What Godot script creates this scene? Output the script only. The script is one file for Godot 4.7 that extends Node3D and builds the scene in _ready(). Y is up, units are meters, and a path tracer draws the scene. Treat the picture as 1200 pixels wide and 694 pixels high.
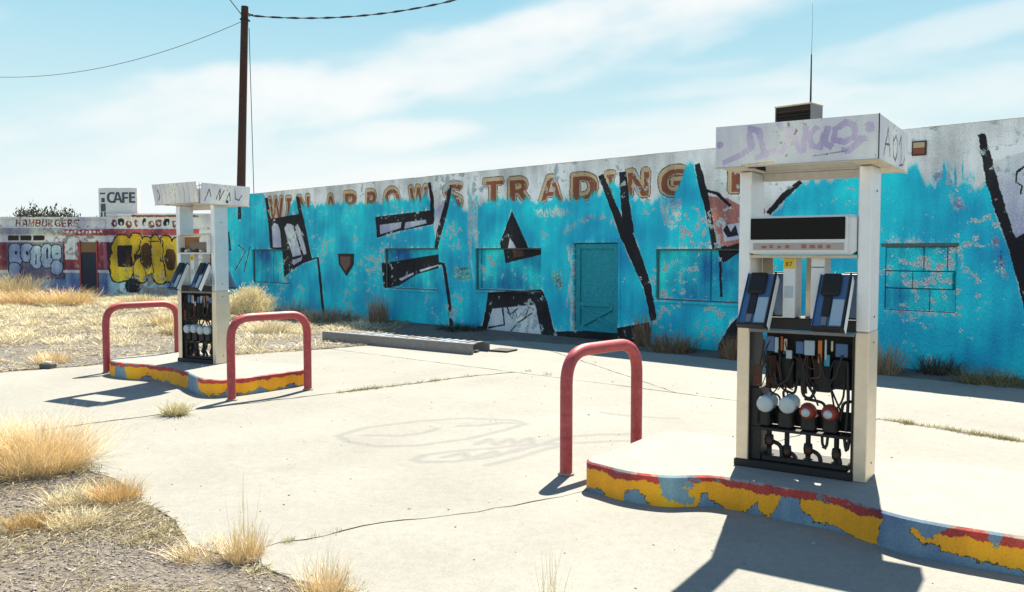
extends Node3D
# A derelict filling station: two stripped fuel pumps on kerbed islands, a turquoise graffitied trading post and a cafe behind.

const EXPOSURE := 2.62
const WALL_LEFT := Vector3(-9.137, 0.0, -26.135)     # left foot of the trading post's front wall
const WALL_TURN := -0.77504                          # its front runs along (0.714, 0, 0.700)
const WALL_LENGTH := 24.0
const WALL_SPLIT := 11.2                              # its paint is held in two textures that meet here
const WALL_HEIGHT := 3.34
const WALL_PIXELS_PER_METRE := 160.0
const CAFE_LEFT := -23.0
const CAFE_LENGTH := 13.0
const CAFE_Z := -32.4

var rng := RandomNumberGenerator.new()
var M := {}
var taken := {}
var tile_a: PackedByteArray      # 512 x 512 seamless noises, coarse to fine
var tile_b: PackedByteArray
var tile_c: PackedByteArray


func _ready() -> void:
	rng.seed = 20240
	setup_view()
	make_noises()
	make_materials()
	build_ground()
	build_trading_post()
	build_cafe()
	build_islands()
	build_pumps()
	build_hoops()
	build_pole_and_wires()
	build_roof_things()
	build_debris()
	build_plants()


func setup_view() -> void:
	var cam := Camera3D.new()
	cam.name = "camera"
	cam.fov = 39.0
	cam.near = 0.05
	cam.far = 3000.0
	cam.position = Vector3(0, 1.62, 0)
	cam.rotation = Vector3(-atan(51.0 / 980.0), 0, 0)
	cam.current = true
	add_child(cam)
	var to_sun := Vector3(0.355, 0, -0.935).normalized() * cos(deg_to_rad(56.5)) + Vector3.UP * sin(deg_to_rad(56.5))
	var sun := DirectionalLight3D.new()
	sun.name = "sun"
	sun.light_energy = 1.6
	sun.light_color = Color(1.0, 0.962, 0.885)
	sun.light_angular_distance = 0.53
	sun.shadow_enabled = true
	sun.sky_mode = DirectionalLight3D.SKY_MODE_LIGHT_ONLY
	sun.basis = Basis.looking_at(-to_sun)
	add_child(sun)
	var env := Environment.new()
	env.background_mode = Environment.BG_SKY
	env.tonemap_mode = Environment.TONE_MAPPER_LINEAR
	env.tonemap_exposure = EXPOSURE
	env.sdfgi_enabled = true
	env.ssao_enabled = true
	env.ssil_enabled = true
	var sky := Sky.new()
	var pano := PanoramaSkyMaterial.new()
	pano.panorama = ImageTexture.create_from_image(paint_sky())
	sky.sky_material = pano
	env.sky = sky
	var world := WorldEnvironment.new()
	world.name = "world"
	world.environment = env
	add_child(world)


func paint_sky() -> Image:
	# A pale desert sky: white near the horizon, deeper blue overhead, thin streaked clouds all round.
	var w := 2048
	var h := 1024
	var fine := FastNoiseLite.new()
	fine.seed = 11
	fine.noise_type = FastNoiseLite.TYPE_SIMPLEX_SMOOTH
	fine.frequency = 1.0
	fine.fractal_octaves = 5
	fine.fractal_gain = 0.55
	var broad := FastNoiseLite.new()
	broad.seed = 47
	broad.noise_type = FastNoiseLite.TYPE_SIMPLEX_SMOOTH
	broad.frequency = 1.0
	broad.fractal_octaves = 2
	var stops := [[0.0, Vector3(0.90, 0.955, 0.955)], [0.07, Vector3(0.84, 0.94, 0.955)], [0.16, Vector3(0.62, 0.85, 0.91)], [0.28, Vector3(0.37, 0.70, 0.86)], [0.5, Vector3(0.12, 0.37, 0.68)], [1.0, Vector3(0.03, 0.15, 0.44)]]
	var white := Vector3(0.96, 0.985, 0.98)
	# clouds seen in the picture, as (azimuth from straight ahead, elevation, half width, half height, tilt, strength), in degrees
	var puffs := [[-15.0, 10.3, 8.5, 2.0, 0.02, 0.9], [-21.0, 8.6, 9.0, 2.2, 0.08, 0.5], [-7.0, 8.0, 4.6, 1.0, 0.03, 0.8], [1.0, 13.4, 14.0, 2.2, 0.14, 0.75], [10.5, 16.4, 14.0, 1.5, 0.17, 0.8], [-18.0, 5.6, 15.0, 2.2, 0.05, 0.45], [24.0, 9.0, 11.0, 1.5, 0.05, 0.55], [26.0, 12.8, 9.0, 1.0, 0.15, 0.5], [11.0, 8.6, 10.0, 1.2, 0.1, 0.4], [-1.5, 5.5, 8.0, 1.1, 0.1, 0.4], [0.0, 11.2, 8.0, 0.9, 0.15, 0.4]]
	var data := PackedFloat32Array()
	data.resize(w * h * 3)
	var k := 0
	for y in h:
		var el := PI * 0.5 - PI * (y + 0.5) / h
		var sy := sin(el)
		var cy := cos(el)
		var base := Vector3(0.55, 0.52, 0.45)
		var i := 0
		if el >= 0.0:
			while i < stops.size() - 2 and sy > stops[i + 1][0]:
				i += 1
			var f := clampf((sy - stops[i][0]) / (stops[i + 1][0] - stops[i][0]), 0.0, 1.0)
			base = (stops[i][1] as Vector3).lerp(stops[i + 1][1], f)
		var near_frame := el < 0.5
		for x in w:
			var c := base
			if el >= 0.0:
				var az := wrapf(TAU * (x + 0.5) / w, -PI, PI)
				var dx := sin(az) * cy
				var dz := -cos(az) * cy
				var s := 1.0 / (sy + 0.22)
				var px := dx * s
				var pz := dz * s
				# streaks that run roughly from left to right and rise
				var u := px * 0.9 + pz * 0.35
				var v := pz * 2.6 - px * 0.9
				var b := broad.get_noise_2d(u * 0.55 + 3.0, v * 0.5)
				var n := fine.get_noise_2d(u * 0.9, v * 0.95)
				var cover := smoothstep(-0.12, 0.62, n * 0.75 + b * 0.55 + 0.02) * 0.62
				if near_frame:
					var ad := rad_to_deg(az)
					var ed := rad_to_deg(el)
					if absf(ad) < 45.0:
						var soft := fine.get_noise_2d(ad * 0.075 + 40.0, ed * 0.22 - ad * 0.03)
						for p in puffs:
							var ex: float = (ad - p[0]) / p[2]
							if absf(ex) > 2.0:
								continue
							var ey: float = (ed - p[1] - (ad - p[0]) * p[4]) / p[3]
							var q := ex * ex + ey * ey
							if q < 4.0:
								cover = 1.0 - (1.0 - cover) * (1.0 - p[5] * smoothstep(1.5, -0.1, q - soft * 1.1))
				c = base.lerp(white, clampf(cover, 0.0, 0.95))
			c *= 0.385
			data[k] = c.x
			data[k + 1] = c.y
			data[k + 2] = c.z
			k += 3
	return Image.create_from_data(w, h, false, Image.FORMAT_RGBF, data.to_byte_array())


# ------------------------------------------------------------------ nodes

func numbered(called: String) -> String:
	var n: int = taken.get(called, 0)
	taken[called] = n + 1
	return called if n == 0 else "%s_%03d" % [called, n]


func tag(o: Node, label: String, category: String, group := "", kind := "") -> Node:
	if label:
		o.set_meta("label", label)
	if category:
		o.set_meta("category", category)
	if group:
		o.set_meta("group", group)
	if kind:
		o.set_meta("kind", kind)
	return o


func thing(called: String, label: String, category: String, at := Vector3.ZERO, turn := 0.0, group := "") -> Node3D:
	var o := Node3D.new()
	o.name = numbered(called)
	add_child(o)
	o.position = at
	o.rotation.y = turn
	tag(o, label, category, group)
	return o


func put(called: String, st: SurfaceTool, m: Material, parent: Node = self, smooth := true) -> MeshInstance3D:
	if smooth:
		st.generate_normals()
	var o := MeshInstance3D.new()
	o.name = numbered(called) if parent == self else called
	o.mesh = st.commit()
	o.mesh.surface_set_material(0, m)
	parent.add_child(o, true)
	return o


func share(called: String, mesh: Mesh, parent: Node = self) -> MeshInstance3D:
	var o := MeshInstance3D.new()
	o.name = numbered(called) if parent == self else called
	o.mesh = mesh
	parent.add_child(o, true)
	return o


# ------------------------------------------------------------------ shapes

func start(flat := true) -> SurfaceTool:
	var st := SurfaceTool.new()
	st.begin(Mesh.PRIMITIVE_TRIANGLES)
	st.set_smooth_group(-1 if flat else 0)
	return st


func tri(st: SurfaceTool, a: Vector3, b: Vector3, c: Vector3, out: Vector3) -> void:
	if (c - a).cross(b - a).dot(out) < 0.0:
		var t := b
		b = c
		c = t
	st.add_vertex(a)
	st.add_vertex(b)
	st.add_vertex(c)


func quad(st: SurfaceTool, a: Vector3, b: Vector3, c: Vector3, d: Vector3, out: Vector3) -> void:
	tri(st, a, b, c, out)
	tri(st, a, c, d, out)


func box(st: SurfaceTool, mn: Vector3, mx: Vector3, bevel := 0.004, x := Transform3D.IDENTITY) -> void:
	# a box with chamfered edges
	var s := mx - mn
	var e := minf(bevel, 0.45 * minf(s.x, minf(s.y, s.z)))
	var c := (mn + mx) * 0.5
	var h := s * 0.5
	var pt := func(sx: float, sy: float, sz: float, axis: int) -> Vector3:
		var v := Vector3(sx * (h.x - e), sy * (h.y - e), sz * (h.z - e))
		v[axis] = [sx, sy, sz][axis] * h[axis]
		return x * (c + v)
	for axis in 3:
		var u := (axis + 1) % 3
		var w := (axis + 2) % 3
		for sg in [-1.0, 1.0]:
			var q := []
			for k in [[-1.0, -1.0], [1.0, -1.0], [1.0, 1.0], [-1.0, 1.0]]:
				var v := [0.0, 0.0, 0.0]
				v[axis] = sg
				v[u] = k[0]
				v[w] = k[1]
				q.append(pt.call(v[0], v[1], v[2], axis))
			var o := Vector3.ZERO
			o[axis] = sg
			quad(st, q[0], q[1], q[2], q[3], x.basis * o)
	if e <= 0.0:
		return
	for axis in 3:
		var u := (axis + 1) % 3
		var w := (axis + 2) % 3
		for su in [-1.0, 1.0]:
			for sw in [-1.0, 1.0]:
				var a := [0.0, 0.0, 0.0]
				a[axis] = -1.0
				a[u] = su
				a[w] = sw
				var b := a.duplicate()
				b[axis] = 1.0
				var o := Vector3.ZERO
				o[u] = su
				o[w] = sw
				quad(st, pt.call(a[0], a[1], a[2], u), pt.call(a[0], a[1], a[2], w), pt.call(b[0], b[1], b[2], w), pt.call(b[0], b[1], b[2], u), x.basis * o)
	for sx in [-1.0, 1.0]:
		for sy in [-1.0, 1.0]:
			for sz in [-1.0, 1.0]:
				tri(st, pt.call(sx, sy, sz, 0), pt.call(sx, sy, sz, 1), pt.call(sx, sy, sz, 2), x.basis * Vector3(sx, sy, sz))


func boxed(called: String, mn: Vector3, mx: Vector3, m: Material, parent: Node = self, bevel := 0.004, x := Transform3D.IDENTITY) -> MeshInstance3D:
	var st := start()
	box(st, mn, mx, bevel, x)
	return put(called, st, m, parent)


func tube(st: SurfaceTool, pts: Array, radius: Variant, sides := 12, caps := true) -> void:
	# a swept tube; radius is one number or one per point
	var rings := []
	var n := pts.size()
	var side := Vector3.ZERO
	for i in n:
		var d: Vector3 = (pts[mini(i + 1, n - 1)] - pts[maxi(i - 1, 0)]).normalized()
		if side == Vector3.ZERO:
			side = d.cross(Vector3.UP if absf(d.y) < 0.9 else Vector3.RIGHT).normalized()
		side = (side - d * side.dot(d)).normalized()
		var up := d.cross(side)
		var r: float = radius[i] if radius is Array else radius
		var ring := []
		for k in sides:
			var a := TAU * k / sides
			ring.append(pts[i] + (side * cos(a) + up * sin(a)) * r)
		rings.append(ring)
	for i in n - 1:
		for k in sides:
			var k2 := (k + 1) % sides
			var mid: Vector3 = (rings[i][k] + rings[i + 1][k2]) * 0.5 - (pts[i] + pts[i + 1]) * 0.5
			quad(st, rings[i][k], rings[i][k2], rings[i + 1][k2], rings[i + 1][k], mid)
	if caps:
		st.set_smooth_group(-1)
		for e in [0, n - 1]:
			var out: Vector3 = pts[0] - pts[1] if e == 0 else pts[n - 1] - pts[n - 2]
			for k in range(1, sides - 1):
				tri(st, rings[e][0], rings[e][k], rings[e][k + 1], out)
		st.set_smooth_group(0)


func tubed(called: String, pts: Array, radius: Variant, m: Material, parent: Node = self, sides := 12) -> MeshInstance3D:
	var st := start(false)
	tube(st, pts, radius, sides)
	return put(called, st, m, parent)


func rounded(pts: Array, r: float, steps := 6) -> Array:
	# a polyline whose inner corners are rounded
	var out := [pts[0]]
	for i in range(1, pts.size() - 1):
		var a: Vector3 = pts[i] + (pts[i - 1] - pts[i]).limit_length(r)
		var b: Vector3 = pts[i] + (pts[i + 1] - pts[i]).limit_length(r)
		for k in steps + 1:
			var t := float(k) / steps
			out.append(a.lerp(pts[i], t).lerp(pts[i].lerp(b, t), t))
	out.append(pts[-1])
	return out


func lathe(st: SurfaceTool, profile: Array, origin: Vector3, axis: Vector3, sides := 16) -> void:
	# profile: [radius, distance along the axis]
	var pts := []
	var rad := []
	for p in profile:
		pts.append(p)
	var side := axis.cross(Vector3.UP if absf(axis.y) < 0.9 else Vector3.RIGHT).normalized()
	var up := axis.cross(side).normalized()
	for i in pts.size() - 1:
		for k in sides:
			var a0 := TAU * k / sides
			var a1 := TAU * (k + 1) / sides
			var d0 := side * cos(a0) + up * sin(a0)
			var d1 := side * cos(a1) + up * sin(a1)
			var p0: Array = pts[i]
			var p1: Array = pts[i + 1]
			var slope := Vector2(p1[1] - p0[1], p0[0] - p1[0])
			var out := (d0 + d1) * slope.x + axis * slope.y * 2.0
			var v00: Vector3 = origin + d0 * p0[0] + axis * p0[1]
			var v01: Vector3 = origin + d1 * p0[0] + axis * p0[1]
			var v10: Vector3 = origin + d0 * p1[0] + axis * p1[1]
			var v11: Vector3 = origin + d1 * p1[0] + axis * p1[1]
			if p0[0] > 1e-5:
				tri(st, v00, v01, v11, out)
			if p1[0] > 1e-5:
				tri(st, v00, v11, v10, out)


func sheet(st: SurfaceTool, poly: PackedVector2Array, y: float, scale_uv := 1.0) -> void:
	# a flat polygon in x and z, facing up
	var idx := Geometry2D.triangulate_polygon(poly)
	for i in range(0, idx.size(), 3):
		var v := []
		for k in 3:
			v.append(Vector3(poly[idx[i + k]].x, y, poly[idx[i + k]].y))
		if (v[2] - v[0]).cross(v[1] - v[0]).y < 0:
			v = [v[0], v[2], v[1]]
		for p in v:
			st.set_uv(Vector2(p.x, p.z) * scale_uv)
			st.add_vertex(p)


# ------------------------------------------------------------------ noises and materials

func noise_tile(sd: int, freq: float, octaves: int) -> PackedByteArray:
	var n := FastNoiseLite.new()
	n.seed = sd
	n.noise_type = FastNoiseLite.TYPE_SIMPLEX_SMOOTH
	n.frequency = freq
	n.fractal_octaves = octaves
	return n.get_seamless_image(512, 512).get_data()


func make_noises() -> void:
	tile_a = noise_tile(3, 0.008, 4)
	tile_b = noise_tile(7, 0.03, 4)
	tile_c = noise_tile(9, 0.11, 3)


func lin(r: float, g: float, b: float) -> Color:
	return Color(r, g, b).linear_to_srgb()


func mottled(dark: Color, light: Color, coarse: float, mid: float, fine: float, specks := 0.0, speck_color := Color.BLACK, sd := 0) -> ImageTexture:
	# a seamless 512 texture between two colours; the weights say how much of each scale of noise it holds
	var data := PackedByteArray()
	data.resize(512 * 512 * 3)
	var r := RandomNumberGenerator.new()
	r.seed = 77 + sd
	var total := 255.0 * (coarse + mid + fine)
	var off := sd * 37
	var k := 0
	for y in 512:
		for x in 512:
			var i := ((y + off) & 511) * 512 + ((x + off * 3) & 511)
			var t := (coarse * tile_a[i] + mid * tile_b[i] + fine * tile_c[i]) / total
			t = clampf((t - 0.5) * 1.7 + 0.5, 0.0, 1.0)
			var c := dark.lerp(light, t)
			if specks > 0.0 and r.randf() < specks:
				c = c.lerp(speck_color, r.randf_range(0.4, 1.0))
			data[k] = int(c.r * 255.0)
			data[k + 1] = int(c.g * 255.0)
			data[k + 2] = int(c.b * 255.0)
			k += 3
	return ImageTexture.create_from_image(Image.create_from_data(512, 512, false, Image.FORMAT_RGB8, data))


func mat(color: Color, rough := 0.8, metal := 0.0) -> StandardMaterial3D:
	var m := StandardMaterial3D.new()
	m.albedo_color = color
	m.roughness = rough
	m.metallic = metal
	return m


func clad(tex: Texture2D, metres: float, rough := 0.85, relief := 0.0, relief_tex: Texture2D = null) -> StandardMaterial3D:
	# a texture laid over all sides in world metres
	var m := StandardMaterial3D.new()
	m.albedo_texture = tex
	m.roughness = rough
	m.uv1_triplanar = true
	m.uv1_world_triplanar = true
	m.uv1_scale = Vector3.ONE / metres
	if relief > 0.0:
		m.heightmap_enabled = true
		m.heightmap_texture = relief_tex if relief_tex else M.relief_map
		m.heightmap_scale = relief
	return m


func grey_map(weights: Vector3, sd: int) -> ImageTexture:
	return mottled(Color(0, 0, 0), Color(1, 1, 1), weights.x, weights.y, weights.z, 0.0, Color.BLACK, sd)


func make_materials() -> void:
	M.relief_map = grey_map(Vector3(0.3, 0.7, 1.0), 5)
	M.dirt = clad(mottled(lin(0.075, 0.064, 0.056), lin(0.18, 0.155, 0.13), 0.8, 0.9, 1.0, 0.08, lin(0.30, 0.26, 0.2), 1), 3.1, 0.95, 2.0)
	M.gravel = clad(mottled(lin(0.08, 0.075, 0.072), lin(0.19, 0.178, 0.165), 0.4, 0.8, 1.2, 0.12, lin(0.38, 0.35, 0.31), 2), 1.7, 0.95, 2.5)
	M.island_top = clad(mottled(lin(0.225, 0.222, 0.205), lin(0.285, 0.281, 0.26), 0.8, 0.7, 0.7, 0.006, lin(0.10, 0.095, 0.085), 3), 1.9, 0.85, 0.5)
	M.plaster = clad(mottled(lin(0.50, 0.515, 0.505), lin(0.66, 0.665, 0.64), 0.7, 0.8, 0.6, 0.004, lin(0.25, 0.2, 0.15), 4), 2.3, 0.9, 0.6)
	M.roof = clad(mottled(lin(0.16, 0.15, 0.14), lin(0.24, 0.23, 0.21), 0.8, 0.7, 0.8, 0.0, Color.BLACK, 6), 2.9, 0.9)
	M.turquoise = clad(mottled(lin(0.006, 0.26, 0.33), lin(0.02, 0.42, 0.52), 0.6, 1.0, 0.8, 0.006, lin(0.3, 0.32, 0.3), 7), 1.7, 0.75, 0.5)
	M.metal = clad(mottled(lin(0.70, 0.60, 0.46), lin(0.82, 0.73, 0.58), 0.8, 0.7, 0.4, 0.002, lin(0.28, 0.2, 0.13), 8), 0.9, 0.42)
	M.metal.metallic = 0.75
	M.steel = clad(mottled(lin(0.74, 0.77, 0.79), lin(0.86, 0.88, 0.89), 0.9, 0.6, 0.4, 0.002, lin(0.3, 0.25, 0.2), 18), 0.9, 0.4)
	M.steel.metallic = 0.75
	M.white_paint = clad(mottled(lin(0.66, 0.67, 0.66), lin(0.80, 0.81, 0.81), 0.9, 0.6, 0.4, 0.002, lin(0.25, 0.17, 0.1), 9), 0.8, 0.5)
	M.soffit = clad(mottled(lin(0.52, 0.44, 0.32), lin(0.68, 0.61, 0.48), 0.8, 0.9, 0.5, 0.004, lin(0.2, 0.12, 0.07), 10), 0.9, 0.7)
	M.red_paint = clad(mottled(lin(0.27, 0.028, 0.034), lin(0.50, 0.085, 0.09), 0.9, 1.0, 0.6, 0.012, lin(0.5, 0.32, 0.3), 11), 0.7, 0.5)
	M.door_paint = clad(mottled(lin(0.006, 0.17, 0.22), lin(0.02, 0.50, 0.60), 0.3, 0.8, 1.2, 0.05, lin(0.02, 0.05, 0.06), 16), 0.8, 0.8, 0.8)
	M.worn_frame = clad(mottled(lin(0.03, 0.05, 0.05), lin(0.20, 0.24, 0.22), 0.3, 0.9, 1.2, 0.08, lin(0.02, 0.30, 0.38), 17), 0.6, 0.85)
	M.wood = clad(mottled(lin(0.035, 0.016, 0.011), lin(0.085, 0.042, 0.030), 0.5, 0.9, 0.9, 0.0, Color.BLACK, 12), 0.8, 0.9)
	M.black_metal = clad(mottled(lin(0.005, 0.005, 0.005), lin(0.02, 0.017, 0.015), 0.5, 1.0, 0.8, 0.01, lin(0.12, 0.08, 0.06), 13), 0.35, 0.6)
	M.rust = clad(mottled(lin(0.05, 0.018, 0.009), lin(0.16, 0.06, 0.03), 0.5, 1.0, 0.8, 0.0, Color.BLACK, 14), 0.3, 0.85)
	M.blue_panel = mat(lin(0.055, 0.13, 0.27), 0.4)
	M.pale_blue = mat(lin(0.33, 0.42, 0.50), 0.45)
	M.rubber = mat(lin(0.005, 0.005, 0.0055), 0.6)
	M.dark_glass = mat(lin(0.006, 0.005, 0.005), 0.3)
	M.dark_glass.metallic_specular = 0.3
	M.cap_white = mat(lin(0.46, 0.52, 0.54), 0.4)
	M.orange = mat(lin(0.50, 0.15, 0.03), 0.5)
	M.meter_red = mat(lin(0.30, 0.035, 0.015), 0.5)
	M.yellow = mat(lin(0.75, 0.50, 0.02), 0.5)
	M.cyan_tag = mat(lin(0.04, 0.30, 0.42), 0.5)
	M.wire = mat(lin(0.03, 0.03, 0.032), 0.6)
	M.galvanised = clad(mottled(lin(0.15, 0.15, 0.155), lin(0.27, 0.27, 0.27), 0.6, 0.9, 0.7, 0.01, lin(0.2, 0.12, 0.07), 15), 0.8, 0.5)
	M.galvanised.metallic = 0.4
	M.brick = mat(lin(0.12, 0.11, 0.10), 0.9)
	M.grass = mat(Color.WHITE, 0.85)
	M.grass.vertex_color_use_as_albedo = true
	M.grass.backlight_enabled = true
	M.grass.backlight = Color(0.5, 0.48, 0.43)
	M.leaf = M.grass
	M.pebble = mat(Color.WHITE, 0.95)
	M.pebble.vertex_color_use_as_albedo = true
	M.ink = mat(lin(0.012, 0.012, 0.014), 0.7)


# ------------------------------------------------------------------ painting: a canvas of paint numbers that is baked into colours

var canvas: PackedByteArray
var cw := 0
var ch := 0
var under := PackedByteArray()      # what lies below the sprayed top coat 0, whose edge is a soft drift of paint
var glyphs := {}

func canvas_new(w: int, h: int, id: int) -> void:
	cw = w
	ch = h
	canvas = PackedByteArray()
	canvas.resize(w * h)
	canvas.fill(id)


func fill(pts: PackedVector2Array, id: int) -> void:
	var lo := 1e9
	var hi := -1e9
	for p in pts:
		lo = minf(lo, p.y)
		hi = maxf(hi, p.y)
	var n := pts.size()
	for y in range(maxi(0, int(floor(lo))), mini(ch, int(ceil(hi)) + 1)):
		var yc := y + 0.5
		var cross := []
		for i in n:
			var a := pts[i]
			var b := pts[(i + 1) % n]
			if (a.y <= yc) != (b.y <= yc):
				cross.append(a.x + (b.x - a.x) * (yc - a.y) / (b.y - a.y))
		cross.sort()
		for k in range(0, cross.size() - 1, 2):
			for x in range(maxi(0, int(round(cross[k]))), mini(cw, int(round(cross[k + 1])))):
				canvas[y * cw + x] = id


func blob(cx: float, cy: float, rx: float, ry: float, id: int, turn := 0.0) -> void:
	var p := PackedVector2Array()
	for k in 20:
		var a := TAU * k / 20
		var c := signf(cos(a)) * pow(absf(cos(a)), 0.75)
		var s := signf(sin(a)) * pow(absf(sin(a)), 0.75)
		p.append(Vector2(cx, cy) + Vector2(c * rx, s * ry).rotated(turn))
	fill(p, id)


func brush(pts: Array, width: float, id: int) -> void:
	for i in pts.size() - 1:
		var a: Vector2 = pts[i]
		var b: Vector2 = pts[i + 1]
		var n := (b - a).orthogonal().normalized() * width * 0.5
		var e := (b - a).normalized() * width * 0.3
		fill(PackedVector2Array([a + n - e, b + n + e, b - n + e, a - n - e]), id)


func glyph(letter: String) -> Array:
	# the triangles of a letter, in a box from 0 to 1
	if not glyphs.has(letter):
		var f := SystemFont.new()
		f.font_names = PackedStringArray(["Droid Sans"])
		f.font_weight = 700
		var t := TextMesh.new()
		t.text = letter
		t.font = f
		t.font_size = 64
		t.depth = 0.0
		t.pixel_size = 0.01
		var arr := t.get_mesh_arrays()
		var v: PackedVector3Array = arr[Mesh.ARRAY_VERTEX]
		var ix: PackedInt32Array = arr[Mesh.ARRAY_INDEX]
		var mn := Vector2(1e9, 1e9)
		var mx := Vector2(-1e9, -1e9)
		for p in v:
			mn = mn.min(Vector2(p.x, p.y))
			mx = mx.max(Vector2(p.x, p.y))
		var out := []
		for i in ix:
			out.append((Vector2(v[i].x, v[i].y) - mn) / (mx - mn))
		glyphs[letter] = out
	return glyphs[letter]


func letter(l: String, x0: float, y0: float, x1: float, y1: float, id: int, grow := 0.0) -> void:
	# y0 is the foot of the letter, y1 its head, in pixels that count down
	var g := glyph(l)
	var ring := 8 if grow > 0.0 else 1
	for k in ring:
		var o := Vector2.from_angle(TAU * k / ring) * grow
		for i in range(0, g.size(), 3):
			var p := PackedVector2Array()
			for q in 3:
				p.append(Vector2(lerpf(x0, x1, g[i + q].x), lerpf(y0, y1, g[i + q].y)) + o)
			fill(p, id)


func bake(palette: Array, x0: int, x1: int, warp: int, wear_color: Color, sd := 0) -> ImageTexture:
	# palette: per number [colour, how much it varies, wear threshold (999 none)]
	var w := x1 - x0
	var data := PackedByteArray()
	data.resize(w * ch * 3)
	var pr := PackedFloat32Array()
	var pg := PackedFloat32Array()
	var pb := PackedFloat32Array()
	var amp := PackedFloat32Array()
	var wear := PackedFloat32Array()
	for p in palette:
		pr.append(p[0].r * 255.0)
		pg.append(p[0].g * 255.0)
		pb.append(p[0].b * 255.0)
		amp.append(p[1])
		wear.append(p[2])
	var wr := wear_color.r * 255.0
	var wg := wear_color.g * 255.0
	var wb := wear_color.b * 255.0
	var k := 0
	var drift := under.size() == canvas.size()
	for y in ch:
		var row1 := ((y + sd) & 511) * 512
		var row2 := ((y * 2 + sd) & 511) * 512
		var row3 := ((y >> 1) & 511) * 512
		var row5 := (((y >> 2) + 60) & 511) * 512
		var row4 := (((y >> 3) + sd) & 511) * 512
		for x in range(x0, x1):
			var b := tile_b[row1 + (x & 511)]
			var c := tile_c[row2 + ((x * 2 + 91) & 511)]
			var a := tile_a[row3 + ((x >> 1) & 511)]
			var s := tile_b[row4 + ((x + 200) & 511)]
			var xx := clampi(x + ((b - 128) >> warp), 0, cw - 1)
			var yy := clampi(y + ((c - 128) >> (warp + 1)), 0, ch - 1)
			var id := canvas[yy * cw + xx]
			var thin := 0.0
			var below := 0
			if drift and (id < 2 or (id > 4 and id < 8)):
				below = under[yy * cw + xx]
				if below != 0:
					var lift := (s - 128) * 0.13
					for q in 4:
						var ys := clampi(y + int(lift + (c - 128) * 0.09 * (q - 1) + (q - 1.5) * 4.0), 0, ch - 1)
						thin += 0.25 if canvas[ys * cw + xx] != 0 else 0.0
					id = 0
			var v := 1.0 + amp[id] * ((a - 128) * 0.007 + (s - 128) * 0.0022 + (c - 128) * 0.003)
			var r := pr[id] * v
			var g := pg[id] * v
			var bl := pb[id] * (1.0 + (v - 1.0) * 0.5)
			if thin > 0.0:
				r = lerpf(r, pr[below] * v, thin)
				g = lerpf(g, pg[below] * v, thin)
				bl = lerpf(bl, pb[below] * v, thin)
			var far := tile_a[row5 + (((x >> 2) + 140) & 511)]
			var worn := b * 0.95 + c * 0.3 + a * 0.6 + far * 0.65 - wear[id]
			if worn > 0.0:
				var f := minf(1.0, worn * 0.05)
				var v2 := 1.0 + (c - 128) * 0.003
				r = lerpf(r, wr * v2, f)
				g = lerpf(g, wg * v2, f)
				bl = lerpf(bl, wb * v2, f)
			data[k] = clampi(int(r), 0, 255)
			data[k + 1] = clampi(int(g), 0, 255)
			data[k + 2] = clampi(int(bl), 0, 255)
			k += 3
	return ImageTexture.create_from_image(Image.create_from_data(w, ch, false, Image.FORMAT_RGB8, data))


func printed(tex: Texture2D, rough := 0.8) -> StandardMaterial3D:
	var m := StandardMaterial3D.new()
	m.albedo_texture = tex
	m.roughness = rough
	m.texture_repeat = false
	return m


func vert(st: SurfaceTool, p: Vector3, uv: Vector2) -> void:
	st.set_uv(uv)
	st.add_vertex(p)


func quad_uv(st: SurfaceTool, p: Array, uv: Array, out: Vector3) -> void:
	for t in [[0, 1, 2], [0, 2, 3]]:
		var o: Array = t
		if (p[t[2]] - p[t[0]]).cross(p[t[1]] - p[t[0]]).dot(out) < 0.0:
			o = [t[0], t[2], t[1]]
		for k in o:
			vert(st, p[k], uv[k])


# ------------------------------------------------------------------ the trading post

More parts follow.
